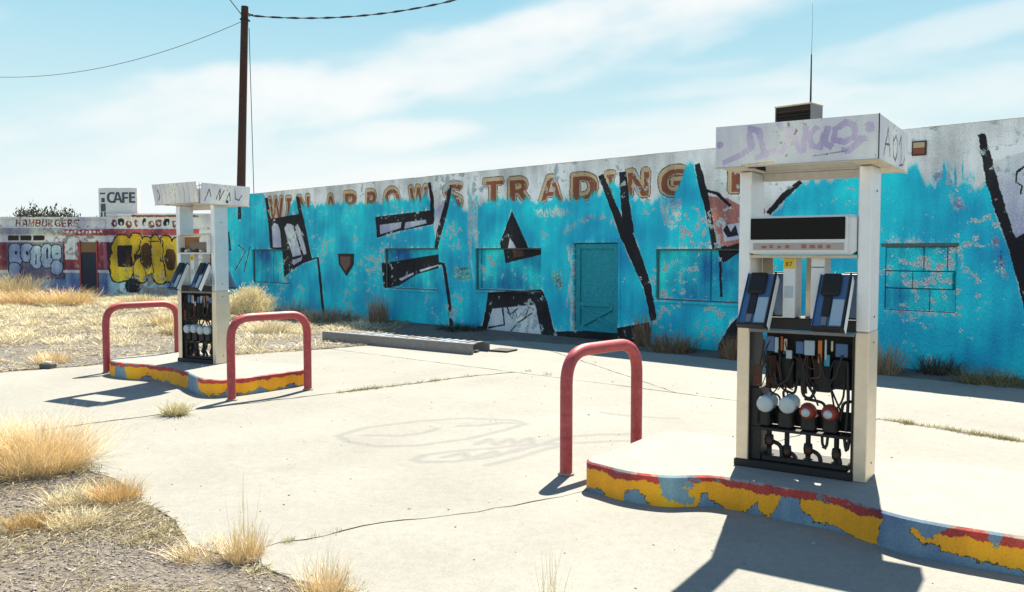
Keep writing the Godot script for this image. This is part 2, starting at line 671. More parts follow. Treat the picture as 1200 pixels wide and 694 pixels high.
# paint on its front wall, as [paint number, outline in metres along the wall and above the ground]
const GRAFFITI := [
	[0, [-0.04, 3.46, 2.35, 3.41, 2.88, 3.26, 2.96, 2.55, 3.89, 2.52, 4.62, 3.25, 4.74, 2.92, 5.5, 2.86, 6.5, 2.89, 7.79, 2.82, 8.65, 2.86, 9.46, 2.85, 10.08, 2.88, 10.23, 2.74, 10.43, 2.5, 10.63, 2.46, 10.87, 3.08, 11.06, 2.74, 11.45, 2.47, 11.9, 2.67, 12.54, 2.73, 13.39, 2.64, 14.17, 2.64, 14.81, 2.66, 15.09, 2.73, 15.25, 2.89, 15.6, 2.82, 15.89, 2.56, 16.34, 2.54, 16.66, 2.59, 16.81, 2.8, 16.91, 3.13, 17.06, 3.11, 17.23, 2.56, 17.4, 1.99, 17.5, 1.7, 17.94, 1.7, 18.15, 1.97, 18.51, 2.24, 18.96, 2.69, 19.77, 2.75, 20.49, 2.85, 20.65, 2.84, 20.79, 2.55, 21.16, 2.58, 21.37, 2.48, 21.54, 2.53, 21.68, 2.13, 21.82, 1.69, 22.09, 1.25, 23.18, 0.36, 23.24, -1.48, -1.34, -6.89, -0.4, 1.51]],
	[9, [16.38, 2.51, 16.86, 2.55, 16.82, 2.12, 16.63, 2, 16.45, 2.18]],
	[9, [11.45, 3.11, 11.66, 2.64, 11.55, 1.55, 11.66, 1, 11.44, 1.55]],
	[9, [11.58, 2.54, 11.76, 2.28, 11.79, 1.72, 11.67, 1.66, 11.58, 2.1]],
	[9, [14.25, 1.71, 14.44, 1.79, 14.48, 0.01, 14.33, 0, 14.37, 0.69, 14.23, 0.51, 14.37, 1.26]],
	[9, [13.4, 2.48, 14.14, 2.48, 14.43, 2.38, 13.98, 2.31, 13.52, 2.33]],
	[9, [10.43, 2.5, 10.66, 2.45, 10.57, 2.02, 10.4, 1.93]],
	[9, [20.3, 1.85, 20.81, 1.77, 21.15, 1.71, 21.13, 1.67, 20.78, 1.69, 20.27, 1.7]],
	[9, [20.26, 0.79, 20.69, 0.81, 21.1, 0.87, 21.15, 0.81, 20.91, 0.75, 20.41, 0.75]],
	[9, [21.58, 1.89, 21.68, 1.83, 21.82, 1.29, 21.74, 1.34]],
	[9, [20.86, 2.7, 21.07, 2.74, 21.13, 2.54, 20.92, 2.55]],
	[9, [21.06, 2.41, 21.19, 2.43, 21.3, 2.2, 21.14, 2.23]],
	[9, [14.21, 1.94, 14.46, 2.13, 14.81, 2.26, 15.14, 2.25, 15.41, 2.14, 15.44, 2.19, 15.15, 2.3, 14.79, 2.32, 14.4, 2.19, 14.14, 1.99]],
	[9, [17.54, 1.7, 18.45, 1.75, 19.28, 1.76, 19.28, 1.79, 18.45, 1.79, 17.53, 1.76]],
	[9, [16.32, 1.67, 16.87, 1.67, 17.43, 1.65, 17.43, 1.69, 16.87, 1.72, 16.32, 1.72]],
	[9, [11.51, 2.7, 11.77, 2.78, 11.77, 1.91, 11.6, 2.22]],
	[10, [11.05, 1.27, 11.48, 1.31, 11.53, 1.08, 11.24, 1.05, 10.95, 1.17]],
	[10, [13.87, 1.28, 14.14, 1.31, 14.18, 0.94, 13.99, 0.9, 13.91, 1.07]],
	[10, [10.98, 1.2, 11.51, 1.24, 11.51, 1.02, 11.03, 1.04]],
	[11, [2.09, 1.72, 4.2, 1.72, 4.2, 0.77, 2.09, 0.77]],
	[11, [8.5, 1.72, 10.48, 1.72, 10.48, 0.8, 8.5, 0.8]],
	[11, [11.69, 1.71, 13.6, 1.71, 13.6, 0.86, 11.69, 0.86]],
	[11, [16.32, 1.68, 18.05, 1.68, 18.05, 0.83, 16.32, 0.83]],
	[11, [20.25, 1.71, 21.22, 1.71, 21.22, 0.82, 20.25, 0.82]],
	[11, [14.46, 1.78, 15.49, 1.78, 15.49, 0.1, 14.46, 0.1]],
	[2, [0.58, 2.26, 0.65, 1.67, 0.77, 1.67, 0.66, 2.26]],
	[2, [1.2, 1.84, 1.64, 1.67, 0.98, 1.09, 1.03, 1.08, 1.69, 1.67, 1.24, 1.86]],
	[2, [1.91, 1.8, 1.53, 1.06, 1.58, 1.05, 1.96, 1.8]],
	[2, [0.54, 1.04, 0.93, 0.55, 0.52, 0.49]],
	[2, [1.23, 3, 1.22, 2.62, 1.43, 2.62, 1.44, 3]],
	[2, [3.07, 2.58, 4.67, 2.67, 5.2, 1.47, 4.23, 1.19, 3.7, 0.92, 3.61, 1.71, 3.14, 1.73]],
	[2, [2.84, 3.19, 3.01, 2.42, 3.11, 1.75, 3.24, 1.75, 3.18, 2.43, 3, 3.19]],
	[3, [3.21, 2.36, 3.34, 2.46, 3.54, 2.42, 3.66, 2.23, 3.72, 1.77, 3.24, 1.77]],
	[3, [3.88, 2.31, 4.04, 2.43, 4.29, 2.4, 4.48, 2.11, 4.74, 1.56, 4.31, 1.5, 4.09, 1.91]],
	[3, [4.44, 2.33, 4.59, 2.41, 4.74, 2.21, 5.03, 1.6, 4.87, 1.55, 4.65, 1.91]],
	[3, [4.31, 1.42, 4.79, 1.5, 4.76, 1.39, 4.34, 1.28]],
	[2, [4.51, 3.15, 4.71, 2.46, 4.99, 1.65, 5.12, 1.43, 5.29, 1.46, 5.19, 1.68, 4.92, 2.47, 4.65, 3.16]],
	[2, [4.27, 1.14, 4.79, 1.32, 5.51, 1.47, 5.63, 0.72, 5.74, -0.1, 5.88, -0.08, 5.75, 0.73, 5.61, 1.51, 4.73, 1.4, 4.18, 1.22]],
	[2, [8.12, 2.49, 10.26, 2.58, 10.36, 2.37, 10.28, 2.26, 9.05, 2.13, 8.18, 1.98]],
	[3, [8.29, 2.29, 9.14, 2.34, 9.12, 2.2, 8.31, 2.06]],
	[3, [9.29, 2.33, 10.03, 2.37, 10.07, 2.29, 9.25, 2.17]],
	[2, [10.12, 3.2, 10.19, 2.85, 10.2, 2.46, 10.33, 2.45, 10.32, 2.85, 10.22, 3.21]],
	[3, [10.36, 2.55, 10.79, 2.83, 10.62, 2.12, 10.41, 1.79, 10.31, 2.19]],
	[2, [10.84, 3.11, 10.66, 2.65, 10.43, 2.13, 10.33, 1.73, 10.45, 1.72, 10.6, 2.1, 10.82, 2.62, 10.94, 3.09]],
	[2, [8.35, 1.37, 10.48, 1.59, 10.48, 1.29, 9.59, 1.11, 8.92, 0.83, 8.43, 0.76]],
	[3, [8.92, 0.99, 9.48, 1.16, 9.48, 1.11, 9.03, 0.95]],
	[3, [9.7, 1.22, 10.43, 1.36, 10.43, 1.33, 9.75, 1.17]],
	[2, [10.43, 1.34, 10.6, 1.35, 10.75, 0.67, 10.86, -0.12, 10.99, -0.1, 10.86, 0.68, 10.71, 1.38, 10.44, 1.42]],
	[2, [12.78, 2.48, 13.04, 2.07, 13.26, 1.7, 13.56, 1.68, 13.57, 1.59, 12.52, 1.4, 12.43, 1.81]],
	[3, [12.73, 1.93, 12.91, 1.71, 12.67, 1.7]],
	[8, [12.73, 1.68, 13.03, 1.71, 13.05, 1.56, 12.76, 1.52]],
	[3, [12.21, 0.46, 13.46, 0.6, 13.66, -0.12, 11.91, -0.25]],
	[2, [12.08, 0.78, 13.61, 0.89, 13.76, 0.66, 13.93, 0.12, 14.18, -0.1, 13.64, -0.14, 13.44, 0.58, 12.21, 0.44, 11.96, -0.2, 11.88, -0.05]],
	[2, [11.19, -0.14, 11.94, 0.07, 11.91, -0.07, 11.33, -0.17]],
	[2, [12.08, 0.01, 12.58, 0.11, 12.54, 0.46, 12.49, 0.46, 12.54, 0.13, 12.07, 0.05]],
	[2, [12.63, 0.4, 12.8, 0.25, 12.86, 0.43, 12.94, 0.26, 13.05, 0.38, 13.16, 0.3, 13.29, 0.52, 13.39, 0.46, 13.41, 0.48, 13.27, 0.53, 13.14, 0.32, 13.04, 0.4, 12.95, 0.28, 12.86, 0.46, 12.79, 0.27, 12.66, 0.41]],
	[2, [13.35, 0.42, 12.93, 0.19, 12.68, -0.05, 12.7, -0.06, 12.96, 0.17, 13.37, 0.4]],
	[2, [12.63, 0.49, 12.73, 0.33, 12.96, 0.47, 12.94, 0.49, 12.74, 0.36, 12.67, 0.5]],
	[2, [14.03, -0.1, 15.16, 0.17, 16.19, 0.39, 16.23, 0.2, 15.57, 0.03, 14.88, -0.07, 14.11, -0.15]],
	[2, [15.03, 3.04, 15.31, 2.44, 15.57, 1.86, 15.78, 1.92, 15.46, 2.48, 15.14, 3.07]],
	[2, [15.51, 3.08, 15.55, 2.55, 15.62, 1.96, 15.86, 1.98, 15.74, 2.56, 15.67, 3.08]],
	[2, [15.54, 1.93, 15.81, 1.45, 16.07, 1, 16.23, 0.41, 16.36, 0.44, 16.23, 1.04, 16.03, 1.53, 15.81, 2.01]],
	[2, [17.09, 3.1, 17.18, 2.73, 17.33, 2.25, 17.45, 1.66, 17.56, 1.68, 17.46, 2.26, 17.31, 2.75, 17.19, 3.12]],
	[4, [17.36, 2.56, 17.72, 2.51, 17.98, 2.37, 18.29, 2.43, 18.4, 2.27, 17.99, 1.72, 17.73, 1.62, 17.54, 1.72, 17.44, 2.2]],
	[3, [17.61, 2.06, 17.98, 2.11, 17.99, 1.85, 17.67, 1.8]],
	[2, [17.64, 1.99, 17.72, 2.08, 17.79, 1.96, 17.87, 2.07, 17.93, 1.9, 17.73, 1.87]],
	[2, [17.5, 1.78, 17.73, 1.72, 18.02, 1.8, 18.02, 1.7, 17.62, 1.45, 17.52, 1.59]],
	[2, [17.3, 2.64, 17.52, 2.57, 17.76, 2.36, 17.8, 2.39, 17.56, 2.61, 17.32, 2.68]],
	[2, [17.53, 1.46, 17.56, 0.88, 17.6, 0.88, 17.58, 1.46]],
	[2, [18.31, 0.8, 18.01, 0.66, 17.78, 0.41, 17.61, 0.13, 17.51, -0.15, 17.93, -0.22, 18.44, -0.06]],
	[8, [18.01, 0.43, 17.81, 0.2, 17.7, -0.12, 18.02, -0.15]],
	[1, [18.4, 2.73, 18.94, 2.7, 18.51, 2.29, 18.41, 2.21]],
	[2, [18.94, 2.73, 18.66, 2.53, 18.41, 2.26, 18.47, 2.21, 18.73, 2.46, 18.99, 2.68]],
	[3, [21.58, 2.82, 22.01, 2.92, 22.47, 2.6, 22.68, 1.31, 21.98, 1.77, 21.85, 1.76, 21.69, 2.24]],
	[2, [21.41, 3.18, 21.46, 2.92, 21.53, 2.53, 21.64, 2.16, 21.79, 1.76, 21.92, 1.27, 22.08, 0.62, 22.25, 0.69, 22.05, 1.32, 21.89, 1.79, 21.76, 2.2, 21.66, 2.56, 21.56, 2.94, 21.49, 3.19]],
	[2, [21.83, 1.78, 22, 1.88, 22.15, 1.19, 22.01, 0.92, 21.93, 1.4]],
	[2, [21.97, 2.75, 21.87, 2.67, 21.87, 2.52, 21.94, 2.47, 21.91, 2.37, 21.93, 2.36, 21.96, 2.47, 21.89, 2.53, 21.89, 2.65, 21.98, 2.72]],
	[0, [20.98, 2.8, 21.02, 2.57, 21.05, 2.58, 21.01, 2.81]],
	[0, [21.03, 2.79, 21.14, 2.8, 21.14, 2.6, 21.17, 2.6, 21.16, 2.81, 21.03, 2.82]],
	[0, [21.23, 2.82, 21.23, 2.58, 21.39, 2.57, 21.39, 2.6, 21.25, 2.6, 21.25, 2.81]],
]
const SIGN_LETTERS := [
	["W", [3.0, 2.55, 3.87, 3.23]],
	["I", [3.97, 2.56, 4.28, 3.21]],
	["N", [4.51, 2.57, 5.23, 3.21]],
	["A", [5.88, 2.56, 6.48, 3.17]],
	["R", [6.76, 2.58, 7.45, 3.2]],
	["R", [7.71, 2.59, 8.24, 3.2]],
	["O", [8.43, 2.56, 9.11, 3.21]],
	["W", [9.39, 2.56, 10.13, 3.2]],
	["S", [10.6, 2.52, 11.32, 3.2]],
	["T", [11.9, 2.64, 12.56, 3.2]],
	["R", [12.65, 2.63, 13.33, 3.18]],
	["A", [13.51, 2.59, 14.17, 3.16]],
	["D", [14.34, 2.58, 15.04, 3.15]],
	["I", [15.18, 2.62, 15.42, 3.14]],
	["N", [15.63, 2.59, 16.2, 3.14]],
	["G", [16.35, 2.57, 16.95, 3.14]],
	["P", [17.71, 2.57, 18.3, 3.14]],
]
# recessed openings: left, bottom, right, top
const OPENINGS := [[2.07, 0.74, 4.22, 1.71], [8.49, 0.76, 10.48, 1.72], [11.69, 0.82, 13.6, 1.71], [14.44, 0.13, 15.5, 1.8], [16.33, 0.79, 18.04, 1.68], [20.26, 0.8, 21.2, 1.7]]


func wall_px(s: float, y: float) -> Vector2:
	return Vector2(s * WALL_PIXELS_PER_METRE, (3.4 - y) * WALL_PIXELS_PER_METRE)


func paint_wall() -> Array:
	canvas_new(3840, 544, 1)
	for l in SIGN_LETTERS:
		var a := wall_px(l[1][0], l[1][1])
		var b := wall_px(l[1][2], l[1][3])
		var i := 9.0 if b.x - a.x > 70 else 5.0
		letter(l[0], a.x + i, a.y - 9, b.x - i, b.y + 9, 5, 10.0)
		letter(l[0], a.x + i, a.y - 9, b.x - i, b.y + 9, 6, 7.5)
		letter(l[0], a.x + i + 3, a.y - 6, b.x - i + 3, b.y + 14, 7)
	under = canvas.duplicate()
	for g in GRAFFITI:
		var p := PackedVector2Array()
		for k in range(0, g[1].size(), 2):
			p.append(wall_px(g[1][k], g[1][k + 1]))
		fill(p, g[0])
	var band := PackedVector2Array()
	for q in [[13.6, -0.2], [13.7, 0.05], [14.4, 0.11], [15.5, 0.2], [16.15, 0.34], [16.25, -0.2]]:
		band.append(wall_px(q[0], q[1]))
	fill(band, 2)
	var palette := []
	palette.resize(12)
	palette[0] = [lin(0.010, 0.575, 0.745), 0.27, 391.0]
	palette[1] = [lin(0.80, 0.82, 0.80), 0.1, 412.0]
	palette[2] = [lin(0.010, 0.010, 0.014), 1.2, 396.0]
	palette[3] = [lin(0.56, 0.59, 0.68), 0.3, 390.0]
	palette[4] = [lin(0.56, 0.22, 0.16), 0.6, 372.0]
	palette[5] = [lin(0.06, 0.03, 0.022), 0.8, 368.0]
	palette[6] = [lin(0.60, 0.46, 0.26), 0.5, 368.0]
	palette[7] = [lin(0.27, 0.085, 0.045), 0.8, 368.0]
	palette[8] = [lin(0.10, 0.05, 0.035), 0.8, 999.0]
	palette[9] = [lin(0.50, 0.57, 0.57), 0.6, 345.0]
	palette[10] = [lin(0.2, 0.44, 0.2), 0.8, 350.0]
	palette[11] = [lin(0.012, 0.50, 0.625), 0.55, 384.0]
	# the pale worn patches and green marks are broken up
	for y in ch:
		for x in cw:
			var id := canvas[y * cw + x]
			if id == 9 or id == 10:
				if tile_c[((y) & 511) * 512 + (x & 511)] + tile_b[((y * 2) & 511) * 512 + ((x * 2) & 511)] < 258:
					canvas[y * cw + x] = 0
	var plaster := lin(0.44, 0.52, 0.52)
	var out := [bake(palette, 0, 1792, 6, plaster), bake(palette, 1792, 3840, 6, plaster, 0)]
	under = PackedByteArray()
	return out


func wall_quad(st: SurfaceTool, p: Array, half: int, out: Vector3) -> void:
	var uv := []
	for v in p:
		uv.append(Vector2((v.x - WALL_SPLIT * half) / (WALL_SPLIT if half == 0 else WALL_LENGTH - WALL_SPLIT), (3.4 - v.y) / 3.4))
	quad_uv(st, p, uv, out)


func wall_slab(called: String, parent: Node, s0: float, y0: float, s1: float, y1: float, z0: float, z1: float) -> MeshInstance3D:
	# a board or block that wears the paint of the wall it is set in
	var half := 0 if s1 <= WALL_SPLIT else 1
	var st := start()
	var a := Vector3(s0, y0, z0)
	var b := Vector3(s1, y1, z1)
	var e := 0.006
	wall_quad(st, [Vector3(a.x + e, a.y + e, b.z), Vector3(b.x - e, a.y + e, b.z), Vector3(b.x - e, b.y - e, b.z), Vector3(a.x + e, b.y - e, b.z)], half, Vector3(0, 0, 1))
	wall_quad(st, [Vector3(a.x, a.y, a.z), Vector3(b.x, a.y, a.z), Vector3(b.x - e, a.y + e, b.z), Vector3(a.x + e, a.y + e, b.z)], half, Vector3(0, -1, 0.1))
	wall_quad(st, [Vector3(a.x, b.y, a.z), Vector3(b.x, b.y, a.z), Vector3(b.x - e, b.y - e, b.z), Vector3(a.x + e, b.y - e, b.z)], half, Vector3(0, 1, 0.1))
	wall_quad(st, [Vector3(a.x, a.y, a.z), Vector3(a.x, b.y, a.z), Vector3(a.x + e, b.y - e, b.z), Vector3(a.x + e, a.y + e, b.z)], half, Vector3(-1, 0, 0.1))
	wall_quad(st, [Vector3(b.x, a.y, a.z), Vector3(b.x, b.y, a.z), Vector3(b.x - e, b.y - e, b.z), Vector3(b.x - e, a.y + e, b.z)], half, Vector3(1, 0, 0.1))
	return put(called, st, M.wall_paint[half], parent)


func build_trading_post() -> void:
	var tex := paint_wall()
	var rough := FastNoiseLite.new()
	rough.seed = 5
	rough.noise_type = FastNoiseLite.TYPE_SIMPLEX_SMOOTH
	rough.frequency = 0.09
	rough.fractal_octaves = 4
	var stucco := ImageTexture.create_from_image(rough.get_image(2000, 544))
	M.wall_paint = []
	for t in tex:
		var m := printed(t, 0.82)
		m.heightmap_enabled = true
		m.heightmap_texture = stucco
		m.heightmap_scale = 0.9
		M.wall_paint.append(m)
	var b := thing("trading_post", "long low building painted turquoise with black graffiti letters and boarded windows", "building", WALL_LEFT, WALL_TURN)
	var xs := [0.0, WALL_SPLIT, WALL_LENGTH]
	var ys := [-0.25, WALL_HEIGHT]
	for o in OPENINGS:
		xs.append(o[0])
		xs.append(o[2])
		ys.append(o[1])
		ys.append(o[3])
	xs.sort()
	ys.sort()
	for half in 2:
		var st := start()
		for i in xs.size() - 1:
			var x0: float = xs[i]
			var x1: float = xs[i + 1]
			if (x1 <= WALL_SPLIT + 0.001) != (half == 0) or x1 - x0 < 1e-4:
				continue
			for j in ys.size() - 1:
				var y0: float = ys[j]
				var y1: float = ys[j + 1]
				var hole := y1 - y0 < 1e-4
				for o in OPENINGS:
					hole = hole or (x0 > o[0] - 1e-3 and x1 < o[2] + 1e-3 and y0 > o[1] - 1e-3 and y1 < o[3] + 1e-3)
				if not hole:
					wall_quad(st, [Vector3(x0, y0, 0), Vector3(x1, y0, 0), Vector3(x1, y1, 0), Vector3(x0, y1, 0)], half, Vector3(0, 0, 1))
		for o in OPENINGS:
			if (o[2] <= WALL_SPLIT) != (half == 0):
				continue
			var z := -0.1
			var i0 := Vector3(o[0], o[1], 0)
			var i1 := Vector3(o[2], o[3], 0)
			wall_quad(st, [i0, Vector3(i0.x, i1.y, 0), Vector3(i0.x, i1.y, z), Vector3(i0.x, i0.y, z)], half, Vector3(1, 0, 0))
			wall_quad(st, [Vector3(i1.x, i0.y, 0), Vector3(i1.x, i1.y, 0), Vector3(i1.x, i1.y, z), Vector3(i1.x, i0.y, z)], half, Vector3(-1, 0, 0))
			wall_quad(st, [i0, Vector3(i1.x, i0.y, 0), Vector3(i1.x, i0.y, z), Vector3(i0.x, i0.y, z)], half, Vector3(0, 1, 0))
			wall_quad(st, [Vector3(i0.x, i1.y, 0), Vector3(i1.x, i1.y, 0), Vector3(i1.x, i1.y, z), Vector3(i0.x, i1.y, z)], half, Vector3(0, -1, 0))
			wall_quad(st, [Vector3(i0.x, i0.y, z), Vector3(i1.x, i0.y, z), i1 + Vector3(0, 0, z), Vector3(i0.x, i1.y, z)], half, Vector3(0, 0, 1))
		put("front_wall", st, M.wall_paint[half], b)
	# the body behind the front
	boxed("parapet_back", Vector3(0, 2.9, -0.26), Vector3(WALL_LENGTH, WALL_HEIGHT - 0.003, -0.2), M.plaster, b, 0.0)
	boxed("roof", Vector3(0.2, 2.75, -9.0), Vector3(WALL_LENGTH - 0.2, 2.9, -0.262), M.roof, b, 0.0)
	boxed("side_wall", Vector3(0.002, -0.25, -9.0), Vector3(0.198, 3.2, -0.262), M.plaster, b, 0.0)
	boxed("side_wall", Vector3(WALL_LENGTH - 0.198, -0.25, -9.0), Vector3(WALL_LENGTH - 0.002, 3.2, -0.262), M.plaster, b, 0.0)
	boxed("back_wall", Vector3(0, -0.25, -9.2), Vector3(WALL_LENGTH, 3.2, -9.002), M.plaster, b, 0.0)
	# a ragged coping of mortar along the top of the front
	var cop := start()
	var s := 0.0
	while s < WALL_LENGTH:
		var l := rng.randf_range(0.25, 0.9)
		var h := rng.randf_range(0.004, 0.014) if rng.randf() > 0.08 else 0.026
		box(cop, Vector3(s, WALL_HEIGHT - 0.001, -0.23), Vector3(minf(s + l - 0.004, WALL_LENGTH), WALL_HEIGHT + h, rng.randf_range(-0.005, 0.018)), 0.008)
		s += l
	put("coping", cop, M.plaster, b)
	# boards in the windows
	for w in [[0, [0.0, 0.5, 1.0]], [1, [0.0, 0.52, 1.0]], [2, [0.0, 0.06, 1.0]], [4, [0.0, 0.62, 1.0]]]:
		var o: Array = OPENINGS[w[0]]
		for k in w[1].size() - 1:
			var a: float = lerpf(o[0], o[2], w[1][k])
			var c: float = lerpf(o[0], o[2], w[1][k + 1])
			wall_slab("window_board", b, a + 0.012, o[1] + 0.012, c - 0.008, o[3] - 0.015, -0.095, -0.068 - 0.012 * ((k + w[0]) % 2))
		var fr := start()
		for e in [[o[0] + 0.001, o[1] + 0.001, o[2] - 0.001, o[1] + 0.024], [o[0] + 0.001, o[3] - 0.026, o[2] - 0.001, o[3] - 0.001], [o[0] + 0.001, o[1] + 0.025, o[0] + 0.03, o[3] - 0.027], [o[2] - 0.024, o[1] + 0.025, o[2] - 0.001, o[3] - 0.027]]:
			box(fr, Vector3(e[0], e[1], -0.066), Vector3(e[2], e[3], -0.03), 0.003)
		put("window_frame", fr, M.worn_frame, b)
		wall_slab("window_sill", b, o[0] - 0.03, o[1] - 0.05, o[2] + 0.03, o[1] - 0.002, -0.02, 0.03)
	# the last window is walled up with blocks
	var o5: Array = OPENINGS[5]
	var yy: float = o5[1] + 0.004
	for course in [0.31, 0.24, 0.34]:
		var top := minf(yy + course, o5[3] - 0.004)
		var x: float = o5[0] + 0.004
		while x < o5[2] - 0.06:
			var c: float = minf(x + rng.randf_range(0.28, 0.62), o5[2] - 0.004)
			wall_slab("block", b, x, yy, c, top, -0.095, -0.012 + rng.randf_range(-0.014, 0.004))
			x = c + 0.003
		yy = top + 0.004
	boxed("lintel", Vector3(o5[0] - 0.06, o5[3] + 0.002, 0.0), Vector3(o5[2] + 0.02, o5[3] + 0.05, 0.012), M.worn_frame, b, 0.004)
	# a screen door with a crossed lower panel
	var dr := Node3D.new()
	dr.name = "door"
	b.add_child(dr, true)
	dr.position = Vector3(14.44, 0.13, -0.07)
	dr.scale = Vector3(1, 0.94, 1)
	dr.set_meta("label", "turquoise screen door with a crossed lower panel")
	boxed("door_leaf", Vector3(0.03, 0.0, -0.02), Vector3(1.03, 1.76, 0.0), M.door_paint, dr, 0.003)
	for e in [[Vector3(0.03, 0, 0.002), Vector3(0.13, 1.76, 0.035)], [Vector3(0.93, 0, 0.002), Vector3(1.03, 1.76, 0.035)], [Vector3(0.132, 1.66, 0.002), Vector3(0.928, 1.76, 0.035)], [Vector3(0.132, 0.5, 0.002), Vector3(0.928, 0.58, 0.035)], [Vector3(0.132, 0.0, 0.002), Vector3(0.928, 0.09, 0.035)]]:
		boxed("door_rail", e[0], e[1], M.door_paint, dr, 0.004)
	for sg in [-1.0, 1.0]:
		var t := Transform3D(Basis(Vector3(0, 0, 1), sg * 0.475), Vector3(0.53, 0.295, 0.016 + 0.006 * sg))
		boxed("cross_brace", Vector3(-0.43, -0.035, -0.012), Vector3(0.43, 0.035, 0.012), M.door_paint, dr, 0.003, t)
	boxed("door_gap", Vector3(14.442, 0.132, -0.098), Vector3(15.498, 1.798, -0.092), M.rubber, b, 0.0)
	wall_slab("frame", b, 14.36, 0.13, 14.437, 1.88, -0.01, 0.014)
	wall_slab("frame", b, 15.503, 0.13, 15.57, 1.88, -0.01, 0.014)
	wall_slab("frame", b, 14.44, 1.803, 15.5, 1.88, -0.01, 0.013)
	# shield plaque
	var sh := [Vector2(6.55, 1.59), Vector2(7.22, 1.59), Vector2(7.2, 1.32), Vector2(6.9, 1.03), Vector2(6.58, 1.32)]
	var plaque := start()
	var inner := start()
	var mid := Vector2(6.89, 1.36)
	for k in 5:
		for pr in [[plaque, 1.0, 0.0, 0.03], [inner, 0.68, 0.028, 0.036]]:
			var a := mid.lerp(sh[k], pr[1])
			var c := mid.lerp(sh[(k + 1) % 5], pr[1])
			tri(pr[0], Vector3(mid.x, mid.y, pr[3]), Vector3(a.x, a.y, pr[3]), Vector3(c.x, c.y, pr[3]), Vector3(0, 0, 1))
			var o2 := (a + c) * 0.5 - mid
			quad(pr[0], Vector3(a.x, a.y, pr[3]), Vector3(c.x, c.y, pr[3]), Vector3(c.x, c.y, pr[2]), Vector3(a.x, a.y, pr[2]), Vector3(o2.x, o2.y, 0))
	put("shield_plaque", plaque, mat(lin(0.03, 0.022, 0.02), 0.8), b)
	put("shield_emblem", inner, mat(lin(0.17, 0.085, 0.07), 0.8), b)
	# a framed remnant of a sign letter near the top right
	boxed("sign_remnant", Vector3(20.59, 2.96, 0.0), Vector3(20.78, 3.16, 0.022), mat(lin(0.07, 0.04, 0.03), 0.8), b)
	boxed("sign_remnant", Vector3(20.61, 2.98, 0.02), Vector3(20.76, 3.06, 0.028), mat(lin(0.28, 0.08, 0.05), 0.8), b, 0.002)
	boxed("sign_remnant", Vector3(20.61, 3.065, 0.02), Vector3(20.76, 3.14, 0.028), mat(lin(0.55, 0.42, 0.25), 0.8), b, 0.002)


# ------------------------------------------------------------------ ground

func ground_height(x: float, z: float) -> float:
	# the dirt is nearly flush with the slabs round them and lies lower beneath them
	for d in [Vector2(0.75, 0.0), Vector2(-0.75, 0.0), Vector2(0.0, 0.75), Vector2(0.0, -0.75)]:
		if not in_court(x + d.x, z + d.y):
			return -0.009
	return -0.1


func jag(a: Vector2, b: Vector2, step: float, amount: float) -> PackedVector2Array:
	# points from a to b (without b), shaken sideways
	var out := PackedVector2Array()
	var n := maxi(1, int(a.distance_to(b) / step))
	var side := (b - a).orthogonal().normalized()
	for i in n:
		out.append(a.lerp(b, float(i) / n) + (side * rng.randf_range(-amount, amount) if i > 0 else Vector2.ZERO))
	return out


func outline(pts: Array, step: float, amount: float) -> PackedVector2Array:
	var out := PackedVector2Array()
	for i in pts.size():
		out.append_array(jag(pts[i], pts[(i + 1) % pts.size()], step, amount))
	return out


func crack(pts: Array, width: float, shake: float) -> PackedVector2Array:
	# a thin ragged strip to be cut out of the slabs
	var line := PackedVector2Array()
	for i in pts.size() - 1:
		line.append_array(jag(pts[i], pts[i + 1], 0.11, shake))
	line.append(pts[-1])
	var l := PackedVector2Array()
	var r := PackedVector2Array()
	for i in line.size():
		var d := (line[mini(i + 1, line.size() - 1)] - line[maxi(i - 1, 0)]).orthogonal().normalized()
		var w := width * rng.randf_range(0.35, 1.2)
		l.append(line[i] + d * w)
		r.append(line[i] - d * w)
	r.reverse()
	l.append_array(r)
	return l


func cut(pieces: Array, strip: PackedVector2Array, only := -1) -> Array:
	var out := []
	for i in pieces.size():
		if only >= 0 and i != only:
			out.append(pieces[i])
			continue
		var got := Geometry2D.clip_polygons(pieces[i], strip)
		for g in got:
			if not Geometry2D.is_polygon_clockwise(g) and g.size() > 2:
				out.append(g)
	return out


func poly_area(p: PackedVector2Array) -> float:
	var a := 0.0
	for i in p.size():
		a += p[i].cross(p[(i + 1) % p.size()])
	return absf(a) * 0.5


var forecourt := PackedVector2Array()

